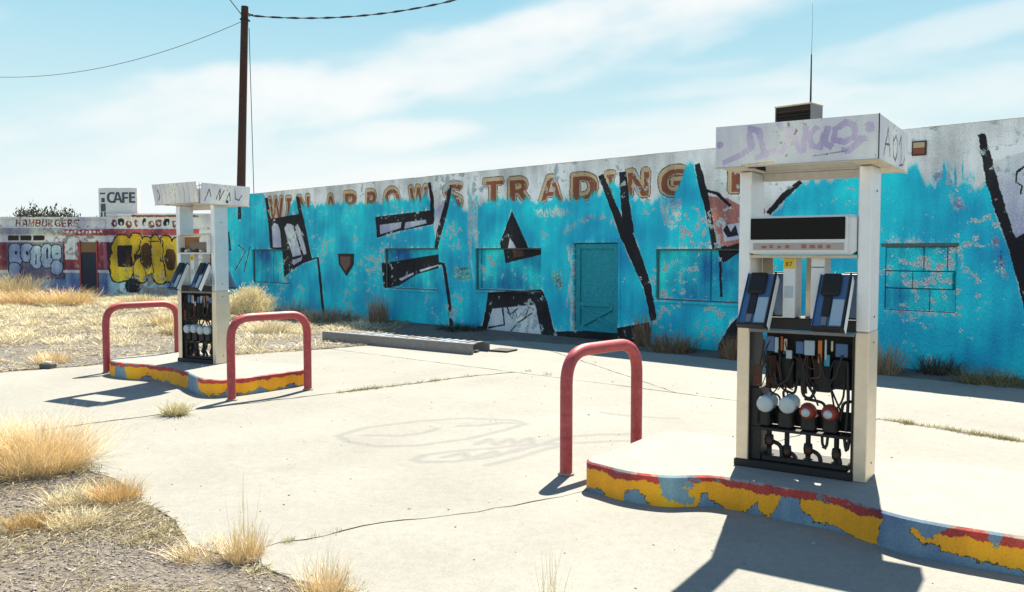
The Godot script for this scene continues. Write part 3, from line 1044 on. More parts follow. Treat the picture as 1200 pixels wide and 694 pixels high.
func paint_concrete() -> ImageTexture:
	# 18 by 18 metres from (-8, -19): stains of the slab and the faint sprayed loops on it
	var n := 1024
	var ppm := n / 18.0
	var soft := PackedFloat32Array()
	soft.resize(n * n)
	var loops := [
		[[-1.55, -7.34], [-1.36, -7.68], [-0.9, -7.98], [-0.45, -8.12], [0.0, -8.02], [0.12, -7.86], [-0.05, -7.6], [-0.38, -7.22], [-0.8, -6.95], [-1.15, -6.93], [-1.42, -7.1], [-1.55, -7.34]],
		[[-1.3, -7.35], [-1.0, -7.33], [-0.8, -7.45], [-0.7, -7.62]],
		[[-0.5, -7.75], [-0.3, -7.78], [-0.1, -7.9], [0.05, -7.88]],
		[[-0.78, -6.47], [-0.72, -6.62], [-0.5, -6.75], [-0.2, -6.85], [0.1, -6.98], [0.24, -7.0], [0.02, -6.75], [-0.2, -6.55], [-0.45, -6.42], [-0.7, -6.4], [-0.78, -6.47]],
		[[-0.55, -6.55], [-0.4, -6.7], [-0.35, -6.5], [-0.15, -6.75], [-0.12, -6.6], [0.05, -6.85]],
		[[-0.3, -7.0], [-0.2, -7.2], [-0.15, -6.98], [-0.02, -7.22], [0.02, -7.02], [0.15, -7.25], [0.16, -7.05]],
		[[0.24, -7.0], [0.45, -7.28], [0.75, -7.38], [1.1, -7.4]],
		[[0.24, -7.0], [0.5, -7.05], [0.9, -7.12], [1.3, -7.2]],
		[[-0.2, -6.3], [0.05, -6.55], [0.2, -6.75], [0.4, -6.95]],
		[[0.9, -8.4], [1.2, -8.2], [1.6, -8.1]],
	]
	for l in loops:
		for i in l.size() - 1:
			var a := Vector2(l[i][0] + 8.0, l[i][1] + 19.0) * ppm
			var b := Vector2(l[i + 1][0] + 8.0, l[i + 1][1] + 19.0) * ppm
			var r := 0.06 * ppm
			for y in range(int(minf(a.y, b.y) - r), int(maxf(a.y, b.y) + r) + 2):
				for x in range(int(minf(a.x, b.x) - r), int(maxf(a.x, b.x) + r) + 2):
					var d := Geometry2D.get_closest_point_to_segment(Vector2(x, y), a, b).distance_to(Vector2(x, y)) / r
					if d < 1.0:
						soft[y * n + x] = maxf(soft[y * n + x], (1.0 - d) * 1.3)
	# small oil spots and scuffs
	for i in 150:
		var cx := rng.randf() * n
		var cy := rng.randf() * n
		var rad := rng.randf_range(0.8, 2.2) if i < 110 else rng.randf_range(3.0, 9.0)
		var dark := rng.randf_range(0.5, 1.1) if i < 110 else rng.randf_range(0.15, 0.4)
		for y in range(maxi(0, int(cy - rad)), mini(n, int(cy + rad) + 2)):
			for x in range(maxi(0, int(cx - rad)), mini(n, int(cx + rad) + 2)):
				var d := Vector2(x - cx, (y - cy) * 1.5).length() / rad + (tile_c[((y * 7) & 511) * 512 + ((x * 7) & 511)] - 128) * 0.006
				if d < 1.0:
					soft[y * n + x] = maxf(soft[y * n + x], dark * minf(1.0, (1.0 - d) * 2.0))
	var data := PackedByteArray()
	data.resize(n * n * 3)
	var k := 0
	var lightc := lin(0.285, 0.281, 0.259)
	var darkc := lin(0.238, 0.234, 0.214)
	var paint := lin(0.135, 0.14, 0.145)
	for y in n:
		for x in n:
			var t := (tile_a[(y & 511) * 512 + (x & 511)] * 0.9 + tile_b[((y >> 1) & 511) * 512 + ((x >> 1) & 511)] * 0.9 + tile_c[(y & 511) * 512 + (x & 511)] * 0.4) / (255.0 * 2.2)
			t = clampf((t - 0.5) * 2.0 + 0.55, 0.0, 1.0)
			var c := darkc.lerp(lightc, t)
			var s := soft[y * n + x]
			if s > 0.0:
				c = c.lerp(paint, minf(s, 1.0) * 0.42)
			data[k] = int(c.r * 255.0)
			data[k + 1] = int(c.g * 255.0)
			data[k + 2] = int(c.b * 255.0)
			k += 3
	return ImageTexture.create_from_image(Image.create_from_data(n, n, false, Image.FORMAT_RGB8, data))


func build_ground() -> void:
	# the outline of the concrete forecourt
	rng.seed = 31
	var edge := [Vector2(0.4, -2.6), Vector2(-0.1, -3.2), Vector2(-0.72, -3.9), Vector2(-1.06, -4.06), Vector2(-1.36, -4.35), Vector2(-1.77, -4.54), Vector2(-2.04, -4.99), Vector2(-2.44, -5.37), Vector2(-2.77, -5.83), Vector2(-3.22, -6.23), Vector2(-3.6, -6.75), Vector2(-4.3, -7.2), Vector2(-5.2, -7.6), Vector2(-7.4, -8.8), Vector2(-7.6, -10.6),
		Vector2(-6.9, -11.21), Vector2(-6.44, -11.62), Vector2(-5.86, -12.07), Vector2(-5.19, -12.65), Vector2(-4.39, -13.18), Vector2(-3.2, -13.88), Vector2(-2.53, -14.52), Vector2(-1.6, -14.9), Vector2(0.0, -15.4), Vector2(1.6, -14.2), Vector2(8.9, -7.05), Vector2(9.4, -2.6)]
	forecourt = outline(edge, 0.16, 0.035)
	if Geometry2D.is_polygon_clockwise(forecourt):
		forecourt.reverse()
	# the desert floor, one sheet to the horizon with a denser, slightly uneven middle
	var st := start(false)
	var lines := [-1600.0, -500.0, -200.0, -110.0, -70.0, -50.0]
	var v := -42.0
	while v <= 16.0:
		lines.append(v)
		v += 0.5
	lines.append_array([20.0, 40.0, 90.0, 250.0, 700.0, 1600.0])
	var bump := FastNoiseLite.new()
	bump.seed = 21
	bump.frequency = 0.35
	bump.fractal_octaves = 3
	for i in lines.size() - 1:
		for j in lines.size() - 1:
			var p := []
			for c in [[i, j], [i + 1, j], [i + 1, j + 1], [i, j + 1]]:
				var x: float = lines[c[0]] + 10.0
				var z: float = lines[c[1]]
				p.append(Vector3(x, ground_height(x, z) + bump.get_noise_2d(x, z) * 0.006, z))
			quad(st, p[0], p[1], p[2], p[3], Vector3.UP)
	var g := put("ground", st, M.dirt)
	tag(g, "pale brown desert dirt with straw", "", "", "structure")

	# concrete slabs
	var pieces := [forecourt]
	pieces = cut(pieces, crack([Vector2(-3.5, -14.4), Vector2(-2.78, -13.76), Vector2(1.46, -9.99), Vector2(3.6, -8.04), Vector2(4.38, -7.09), Vector2(10.0, -1.6)], 0.014, 0.008))
	pieces = cut(pieces, crack([Vector2(-4.6, -7.3), Vector2(-2.92, -8.86), Vector2(-1.98, -9.62), Vector2(-0.45, -10.97), Vector2(0.05, -11.28)], 0.022, 0.02))
	pieces = cut(pieces, crack([Vector2(-2.2, -4.2), Vector2(-1.51, -4.41), Vector2(-1.29, -4.61), Vector2(-1.07, -4.71), Vector2(-0.77, -4.95), Vector2(-0.21, -5.15), Vector2(0.22, -5.42), Vector2(0.9, -5.9), Vector2(2.6, -7.4), Vector2(3.6, -8.1)], 0.009, 0.022))
	pieces = cut(pieces, crack([Vector2(0.0, -15.6), Vector2(1.0, -12.6), Vector2(1.9, -9.6)], 0.010, 0.012))
	M.concrete = StandardMaterial3D.new()
	M.concrete.albedo_texture = paint_concrete()
	M.concrete.roughness = 0.88
	M.concrete.heightmap_enabled = true
	M.concrete.heightmap_texture = M.relief_map
	M.concrete.heightmap_scale = 0.5
	M.concrete.uv1_scale = Vector3.ONE
	M.concrete.detail_enabled = true
	M.concrete.detail_blend_mode = BaseMaterial3D.BLEND_MODE_MUL
	M.concrete.detail_uv_layer = BaseMaterial3D.DETAIL_UV_2
	M.concrete.detail_albedo = mottled(Color(0.90, 0.90, 0.89), Color(1, 1, 1), 0.1, 0.6, 1.0, 0.004, Color(0.45, 0.43, 0.40), 20)
	M.concrete.uv2_triplanar = true
	M.concrete.uv2_world_triplanar = true
	M.concrete.uv2_scale = Vector3.ONE / 1.3
	var court := Node3D.new()
	court.name = "concrete_forecourt"
	add_child(court)
	tag(court, "sunlit pale concrete forecourt with joints and cracks", "", "", "structure")
	for p in pieces:
		if poly_area(p) < 0.02:
			continue
		var s := start()
		var idx := Geometry2D.triangulate_polygon(p)
		for i in range(0, idx.size(), 3):
			var t := []
			for q in 3:
				t.append(Vector3(p[idx[i + q]].x, 0.0, p[idx[i + q]].y))
			if (t[2] - t[0]).cross(t[1] - t[0]).y < 0:
				t = [t[0], t[2], t[1]]
			for q in t:
				vert(s, q, Vector2((q.x + 8.0) / 18.0, (q.z + 19.0) / 18.0))
		for i in p.size():
			var a: Vector2 = p[i]
			var b: Vector2 = p[(i + 1) % p.size()]
			var o := (b - a).orthogonal()
			if Geometry2D.is_point_in_polygon((a + b) * 0.5 + o.normalized() * 0.004, p):
				o = -o
			var uv := [Vector2((a.x + 8.0) / 18.0, (a.y + 19.0) / 18.0), Vector2((b.x + 8.0) / 18.0, (b.y + 19.0) / 18.0)]
			quad_uv(s, [Vector3(a.x, 0, a.y), Vector3(b.x, 0, b.y), Vector3(b.x, -0.12, b.y), Vector3(a.x, -0.12, a.y)], [uv[0], uv[1], uv[1], uv[0]], Vector3(o.x, 0, o.y))
		put("concrete_slab", s, M.concrete, court)

	# grey gravel lies along the far edge of the slabs and in the near left corner
	rng.seed = 32
	var far_strip := outline([Vector2(-13.0, -10.6), Vector2(-7.4, -10.9), Vector2(-5.2, -12.9), Vector2(-3.1, -14.15), Vector2(-2.2, -15.0), Vector2(-3.0, -16.8), Vector2(-4.6, -17.4), Vector2(-6.4, -16.4), Vector2(-8.0, -14.6), Vector2(-10.0, -13.6), Vector2(-13.0, -13.0)], 0.3, 0.16)
	for s in [[far_strip, "grey gravel strip along the far edge of the concrete"]]:
		var gs := start()
		sheet(gs, s[0], 0.001)
		tag(put("gravel_patch", gs, M.gravel), s[1], "", "", "structure")

	scatter_stones()


func in_court(x: float, z: float) -> bool:
	return Geometry2D.is_point_in_polygon(Vector2(x, z), forecourt)


func scatter(called: String, label: String, mesh: Mesh, m: Material, places: Array, colors: Array) -> void:
	var mm := MultiMesh.new()
	mm.transform_format = MultiMesh.TRANSFORM_3D
	mm.use_colors = true
	mm.mesh = mesh
	mm.instance_count = places.size()
	for i in places.size():
		mm.set_instance_transform(i, places[i])
		mm.set_instance_color(i, colors[i])
	var o := MultiMeshInstance3D.new()
	o.name = numbered(called)
	o.multimesh = mm
	o.material_override = m
	add_child(o)
	tag(o, label, "", "", "stuff")


func stone_mesh(sd: int) -> ArrayMesh:
	# a small angular pebble, 1 unit across
	var r := RandomNumberGenerator.new()
	r.seed = sd
	var st := start()
	var rings := []
	for i in 3:
		var ring := []
		var y: float = [-0.2, 0.1, 0.3][i]
		var rad: float = [0.42, 0.5, 0.28][i]
		for k in 6:
			var a := TAU * (k + r.randf_range(-0.3, 0.3)) / 6
			ring.append(Vector3(cos(a) * rad * r.randf_range(0.75, 1.15), y + r.randf_range(-0.08, 0.08), sin(a) * rad * r.randf_range(0.75, 1.15)))
		rings.append(ring)
	for i in 2:
		for k in 6:
			quad(st, rings[i][k], rings[i][(k + 1) % 6], rings[i + 1][(k + 1) % 6], rings[i + 1][k], rings[i][k])
	for k in 6:
		tri(st, Vector3(0, 0.36, 0), rings[2][k], rings[2][(k + 1) % 6], Vector3.UP)
	st.generate_normals()
	return st.commit()


func scatter_stones() -> void:
	rng.seed = 33
	var places := []
	var colors := []
	var tries := 0
	while places.size() < 42000 and tries < 120000:
		tries += 1
		var x: float
		var z: float
		var k := rng.randf()
		if k < 0.62:
			x = rng.randf_range(-6.0, -0.2)
			z = rng.randf_range(-8.0, -2.6)
		elif k < 0.97:
			x = rng.randf_range(-13.0, -2.0)
			z = rng.randf_range(-18.0, -10.5)
		else:
			# a few stray chips lie on the concrete
			x = rng.randf_range(-5.0, 6.0)
			z = rng.randf_range(-13.0, -3.5)
			if rng.randf() > 0.28:
				continue
		var court := in_court(x, z)
		if court and k < 0.97:
			continue
		var size := rng.randf_range(0.005, 0.019) if not court else rng.randf_range(0.006, 0.018)
		if rng.randf() < 0.03:
			size *= 1.8
		var t := Transform3D(Basis.from_euler(Vector3(rng.randf_range(-0.3, 0.3), rng.randf() * TAU, rng.randf_range(-0.3, 0.3))).scaled(Vector3(size, size * rng.randf_range(0.5, 0.9), size)), Vector3(x, (0.001 if court else (-0.006 if z > -9.0 else 0.0)), z))
		places.append(t)
		var g := rng.randf_range(0.10, 0.36)
		colors.append(Color(g * 1.05, g * 0.96, g * rng.randf_range(0.78, 0.92)))
	scatter("pebbles", "loose grey and tan pebbles on the dirt", stone_mesh(4), M.pebble, places, colors)
	# broken straw on the near dirt and along its edge
	var straw := start()
	quad(straw, Vector3(-0.5, 0.0, -0.02), Vector3(0.5, 0.02, -0.012), Vector3(0.5, 0.02, 0.012), Vector3(-0.5, 0.0, 0.02), Vector3.UP)
	quad(straw, Vector3(-0.5, 0.0, 0.02), Vector3(0.5, 0.02, 0.012), Vector3(0.45, -0.02, 0.03), Vector3(-0.45, -0.02, 0.04), Vector3(0, 0.3, 1))
	straw.generate_normals()
	places = []
	colors = []
	var clump := FastNoiseLite.new()
	clump.seed = 8
	clump.frequency = 0.7
	tries = 0
	while places.size() < 76000 and tries < 260000:
		tries += 1
		var near := rng.randf() < 0.68
		var x := rng.randf_range(-6.0, -0.2) if near else rng.randf_range(-16.0, -2.4)
		var z := rng.randf_range(-8.0, -2.6) if near else rng.randf_range(-26.0, -10.6)
		if in_court(x, z) or clump.get_noise_2d(x, z) < rng.randf_range(-0.5, 0.35):
			continue
		var l := rng.randf_range(0.025, 0.085) if near else rng.randf_range(0.05, 0.16)
		var bs := Basis.from_euler(Vector3(rng.randf_range(-0.5, 0.5), rng.randf() * TAU, rng.randf_range(-0.35, 0.35)))
		var fat := rng.randf_range(0.035, 0.06) if near else 0.2
		places.append(Transform3D(bs * Basis.from_scale(Vector3(l, 0.1, fat)), Vector3(x, rng.randf_range(0.0, 0.025), z)))
		var g := rng.randf_range(0.6, 1.15)
		colors.append(Color(0.47 * g, 0.40 * g, 0.26 * g))
	scatter("straw_litter", "broken pale straw lying on the dirt", straw.commit(), M.grass, places, colors)


# ------------------------------------------------------------------ the cafe

func cafe_px(x: float, y: float) -> Vector2:
	return Vector2((x - CAFE_LEFT) * 80.0, (3.2 - y) * 80.0)


func cafe_rect(x0: float, y0: float, x1: float, y1: float, id: int) -> void:
	var a := cafe_px(x0, y0)
	var b := cafe_px(x1, y1)
	fill(PackedVector2Array([a, Vector2(b.x, a.y), b, Vector2(a.x, b.y)]), id)


func cafe_blob(x: float, y: float, rx: float, ry: float, id: int) -> void:
	var c := cafe_px(x, y)
	blob(c.x, c.y, rx * 80.0, ry * 80.0, id)


func cafe_text(text: String, x0: float, y0: float, x1: float, y1: float, id: int) -> void:
	var n := text.length()
	for i in n:
		if text[i] == " ":
			continue
		var a := cafe_px(lerpf(x0, x1, (i + 0.06) / n), y0)
		var b := cafe_px(lerpf(x0, x1, (i + 0.9) / n), y1)
		letter(text[i], a.x, a.y, b.x, b.y, id)


func paint_cafe() -> ImageTexture:
	canvas_new(1040, 256, 0)
	var L := CAFE_LEFT
	# left front: white head, grey and red bands, red and blue below
	cafe_rect(L, 2.56, -17.4, 2.33, 4)
	cafe_rect(-17.4, 2.53, -12.0, 2.29, 1)
	cafe_rect(L, 2.02, -12.0, 0.95, 1)
	cafe_rect(L, 0.95, -10.0, 0.83, 0)
	cafe_rect(L, 0.83, -10.0, -0.1, 5)
	cafe_rect(-17.3, 2.02, -16.85, 1.35, 0)
	cafe_rect(-15.85, 2.0, -15.58, 0.97, 9)
	for r in [[-19.45, -19.1], [-19.0, -18.6], [-18.5, -18.1]]:
		cafe_rect(r[0], 2.28, r[1], 2.12, 6)
	cafe_text("HAMBURGERS", -19.2, 2.62, -16.7, 2.9, 6)
	for k in 11:
		cafe_blob(-17.3 + k * 0.145, 2.42 + 0.02 * sin(k * 2.7), 0.045 + 0.012 * sin(k * 1.9), 0.05, 0)
	# right front: peeling letters on white, brown wall behind the yellow letters
	cafe_rect(-15.58, 2.02, -10.0, 1.0, 6)
	for k in 9:
		var x := -15.3 + k * 0.29
		cafe_blob(x, 2.75 + 0.05 * sin(k * 2.1), 0.1 + 0.03 * sin(k * 1.3), 0.14, 6 if k % 3 != 1 else 3)
		cafe_blob(x + 0.03, 2.74, 0.04, 0.06, 0)
	cafe_rect(-14.6, 3.06, -12.0, 2.99, 6)
	# blue bubble letters on the boarded window
	cafe_rect(-19.52, 2.03, -17.35, 0.6, 7)
	for b in [[-19.2, 1.55, 0.27, 0.42], [-18.75, 1.62, 0.24, 0.36], [-18.4, 1.45, 0.22, 0.45], [-17.98, 1.5, 0.22, 0.46], [-17.62, 1.62, 0.2, 0.3], [-17.62, 1.05, 0.22, 0.28], [-19.25, 0.95, 0.22, 0.28]]:
		cafe_blob(b[0], b[1], b[2] + 0.035, b[3] + 0.035, 3)
		cafe_blob(b[0], b[1], b[2], b[3], 8)
	for b in [[-19.2, 1.62, 0.06, 0.07], [-18.75, 1.6, 0.05, 0.09], [-18.4, 1.35, 0.03, 0.2], [-17.98, 1.6, 0.03, 0.22], [-17.6, 1.58, 0.08, 0.025]]:
		cafe_blob(b[0], b[1], b[2], b[3], 3)
	# yellow bubble letters
	var ylw := [[-14.98, 1.42, 0.42, 0.88], [-15.15, 1.12, 0.32, 0.62], [-14.45, 1.95, 0.24, 0.4], [-14.3, 0.95, 0.26, 0.48], [-14.05, 1.5, 0.24, 0.72], [-13.72, 1.45, 0.2, 0.85], [-13.55, 0.85, 0.26, 0.42], [-13.3, 1.75, 0.24, 0.5], [-13.2, 1.1, 0.24, 0.6], [-12.85, 1.45, 0.28, 0.75]]
	for b in ylw:
		cafe_blob(b[0], b[1], b[2] + 0.05, b[3] + 0.05, 3)
	for b in ylw:
		cafe_blob(b[0], b[1], b[2], b[3], 2)
	for b in [[-14.05, 1.5, 0.2, 0.5], [-13.15, 1.35, 0.2, 0.42]]:
		cafe_blob(b[0], b[1], b[2], b[3], 10)
	for l in [[[-14.62, 1.1], [-14.5, 1.55], [-14.25, 1.85]], [[-14.3, 2.1], [-14.28, 1.3], [-14.1, 0.8], [-14.02, 0.5]], [[-13.88, 2.05], [-13.85, 1.2], [-13.8, 0.6]], [[-13.45, 2.1], [-13.42, 1.4], [-13.35, 0.7]], [[-13.95, 2.06], [-13.6, 2.06]]]:
		var p := []
		for q in l:
			p.append(cafe_px(q[0], q[1]))
		brush(p, 3.0, 3)
	cafe_rect(-15.17, 1.9, -14.62, 1.08, 3)
	cafe_rect(-14.85, 1.75, -14.7, 1.15, 10)
	cafe_blob(-14.6, 0.35, 0.3, 0.28, 3)
	var palette := []
	palette.resize(11)
	palette[0] = [lin(0.74, 0.77, 0.75), 0.35, 372.0]
	palette[1] = [lin(0.38, 0.08, 0.085), 0.8, 362.0]
	palette[2] = [lin(0.78, 0.52, 0.03), 0.5, 389.0]
	palette[3] = [lin(0.018, 0.016, 0.022), 0.8, 404.0]
	palette[4] = [lin(0.36, 0.38, 0.40), 0.6, 354.0]
	palette[5] = [lin(0.34, 0.53, 0.64), 0.7, 349.0]
	palette[6] = [lin(0.19, 0.05, 0.04), 0.9, 336.0]
	palette[7] = [lin(0.20, 0.18, 0.24), 0.7, 374.0]
	palette[8] = [lin(0.36, 0.47, 0.60), 0.7, 374.0]
	palette[9] = [lin(0.55, 0.17, 0.23), 0.6, 369.0]
	palette[10] = [lin(0.14, 0.06, 0.01), 0.8, 394.0]
	return bake(palette, 0, 1040, 5, lin(0.36, 0.33, 0.30), 60)


func cafe_face(st: SurfaceTool, x0: float, y0: float, x1: float, y1: float, z: float) -> void:
	var p := []
	var uv := []
	for c in [[x0, y0], [x1, y0], [x1, y1], [x0, y1]]:
		p.append(Vector3(c[0], c[1], z))
		uv.append(Vector2((c[0] - CAFE_LEFT) / CAFE_LENGTH, (3.2 - c[1]) / 3.2))
	quad_uv(st, p, uv, Vector3(0, 0, 1))


func cafe_slab(called: String, parent: Node, x0: float, y0: float, x1: float, y1: float, z0: float, z1: float, m: Material) -> MeshInstance3D:
	# a slab whose front shows the paint of that place of the cafe's front
	var st := start()
	cafe_face(st, x0, y0, x1, y1, z1)
	var uv := Vector2((x0 - CAFE_LEFT) / CAFE_LENGTH, (3.2 - (y0 + y1) * 0.5) / 3.2)
	for f in [[Vector3(x0, y0, z0), Vector3(x1, y0, z0), Vector3(x1, y0, z1), Vector3(x0, y0, z1), Vector3.DOWN], [Vector3(x0, y1, z0), Vector3(x1, y1, z0), Vector3(x1, y1, z1), Vector3(x0, y1, z1), Vector3.UP], [Vector3(x0, y0, z0), Vector3(x0, y1, z0), Vector3(x0, y1, z1), Vector3(x0, y0, z1), Vector3.LEFT], [Vector3(x1, y0, z0), Vector3(x1, y1, z0), Vector3(x1, y1, z1), Vector3(x1, y0, z1), Vector3.RIGHT]]:
		quad_uv(st, [f[0], f[1], f[2], f[3]], [uv, uv, uv, uv], f[4])
	return put(called, st, m, parent)


func build_cafe() -> void:
	rng.seed = 41
	var m := printed(paint_cafe(), 0.8)
	var b := thing("cafe", "low red white and blue cafe covered in yellow and blue bubble graffiti letters", "building", Vector3(0, 0, CAFE_Z))
	var L := CAFE_LEFT
	cafe_slab("front_wall", b, L, -0.3, -15.58, 2.96, -0.25, 0.0, m)
	cafe_slab("front_wall", b, -15.578, -0.3, -10.02, 3.08, -0.25, 0.22, m)
	cafe_slab("fascia_band", b, L, 2.3, -15.6, 2.54, 0.001, 0.07, m)
	cafe_slab("fascia_band", b, -15.55, 2.28, -10.1, 2.5, 0.221, 0.28, m)
	cafe_slab("roof_trim", b, L, 2.9, -15.6, 2.99, 0.002, 0.06, m)
	cafe_slab("roof_trim", b, -15.55, 3.02, -10.1, 3.11, 0.222, 0.29, m)
	cafe_slab("window_board", b, -19.52, 0.6, -17.35, 2.03, 0.002, 0.05, m)
	cafe_slab("window_board", b, -17.3, 1.35, -16.88, 2.0, 0.002, 0.04, m)
	for w in [[-15.17, 1.08, -14.62, 1.9], [-13.4, 1.05, -13.0, 1.8]]:
		cafe_slab("window_board", b, w[0], w[1], w[2], w[3], 0.221, 0.245, m)
	for x in [-19.28, -18.8, -18.3]:
		boxed("clerestory_window", Vector3(x - 0.2, 2.09, 0.002), Vector3(x + 0.2, 2.27, 0.03), M.black_metal, b)
	cafe_slab("sill_board", b, L, 0.84, -16.72, 0.95, 0.003, 0.06, m)
	cafe_slab("sill_board", b, -16.02, 0.84, -15.6, 0.95, 0.003, 0.06, m)
	var d := Node3D.new()
	d.name = "door"
	b.add_child(d, true)
	boxed("door_leaf", Vector3(-16.66, 0.02, 0.002), Vector3(-16.08, 1.62, 0.03), mat(lin(0.012, 0.02, 0.04), 0.6), d)
	boxed("transom", Vector3(-16.66, 1.625, 0.002), Vector3(-16.08, 2.02, 0.04), mat(lin(0.26, 0.14, 0.07), 0.8), d)
	for x in [-16.72, -16.072]:
		boxed("door_jamb", Vector3(x, 0.0, 0.002), Vector3(x + 0.052, 2.08, 0.07), M.red_paint, d)
	# vertical boards below the yellow letters
	var x := -15.5
	while x < -11.0:
		cafe_slab("siding_board", b, x, -0.05, x + 0.36, 0.8, 0.2205, 0.236 + rng.randf_range(0.0, 0.006), m)
		x += 0.375
	boxed("roof", Vector3(L, 2.75, -7.0), Vector3(-10.05, 2.88, -0.252), M.roof, b, 0.0)
	boxed("side_wall", Vector3(L, -0.3, -7.0), Vector3(L + 0.2, 2.748, -0.252), M.plaster, b, 0.0)
	boxed("side_wall", Vector3(-10.25, -0.3, -7.0), Vector3(-10.05, 2.748, -0.252), M.plaster, b, 0.0)
	boxed("back_wall", Vector3(L, -0.3, -7.2), Vector3(-10.05, 2.748, -7.002), M.plaster, b, 0.0)
	# the sign tower on the corner
	var tw := start()
	var foot := [Vector2(-15.99, -0.08), Vector2(-15.6, 0.12), Vector2(-14.55, 0.12), Vector2(-14.46, 0.02), Vector2(-14.46, -0.3)]
	var y0 := 2.9
	for i in foot.size():
		var a: Vector2 = foot[i]
		var c: Vector2 = foot[(i + 1) % foot.size()]
		var o := (a + c) * 0.5 - Vector2(-15.2, -0.15)
		quad(tw, Vector3(a.x, y0, a.y), Vector3(c.x, y0, c.y), Vector3(c.x, 4.1, c.y), Vector3(a.x, 4.1, a.y), Vector3(o.x, 0, o.y))
		tri(tw, Vector3(-15.2, 4.1, -0.15), Vector3(a.x, 4.1, a.y), Vector3(c.x, 4.1, c.y), Vector3.UP)
	var tower := put("sign_tower", tw, M.white_paint, b)
	var f := SystemFont.new()
	f.font_names = PackedStringArray(["Droid Sans"])
	f.font_weight = 700
	var ink := mat(lin(0.05, 0.09, 0.12), 0.7)
	for k in 4:
		var t := TextMesh.new()
		t.text = "CAFE"[k]
		t.font = f
		t.font_size = 64
		t.pixel_size = 0.0088
		t.depth = 0.012
		t.material = ink
		var o := share("letter", t, tower)
		o.position = Vector3(-15.42 + k * 0.27, 3.72, 0.128)
	# a faded figure stencilled on the narrow face: a few flat dark strips
	var dir := Vector3(0.39, 0, 0.20).normalized()
	var nrm := Vector3(-dir.z, 0, dir.x)
	for q in [[0.08, 3.86, 0.4, 3.92], [0.16, 3.55, 0.36, 3.72], [0.12, 3.2, 0.4, 3.5], [0.1, 3.0, 0.22, 3.18], [0.3, 3.0, 0.42, 3.18]]:
		var st := start()
		var p := []
		for c in [[q[0], q[1]], [q[2], q[1]], [q[2], q[3]], [q[0], q[3]]]:
			p.append(Vector3(-15.99, 0, -0.08) + dir * c[0] + Vector3(0, c[1], 0) + nrm * 0.004)
		quad(st, p[0], p[1], p[2], p[3], nrm)
		put("stencil_mark", st, ink, tower)


# ------------------------------------------------------------------ pump islands

func smooth_loop(pts: Array, steps := 4) -> PackedVector2Array:
	var out := PackedVector2Array()
	var n := pts.size()
	for i in n:
		for k in steps:
			var t := float(k) / steps
			var a: Vector2 = pts[(i + n - 1) % n]
			var b: Vector2 = pts[i]
			var c: Vector2 = pts[(i + 1) % n]
			var d: Vector2 = pts[(i + 2) % n]
			out.append(b.cubic_interpolate(c, a, d, t))
	return out


func table(t: Array, x: float) -> float:
	if x <= t[0]:
		return t[1]
	for i in range(0, t.size() - 2, 2):
		if x <= t[i + 2]:
			return lerpf(t[i + 1], t[i + 3], (x - t[i]) / (t[i + 2] - t[i]))
	return t[-1]


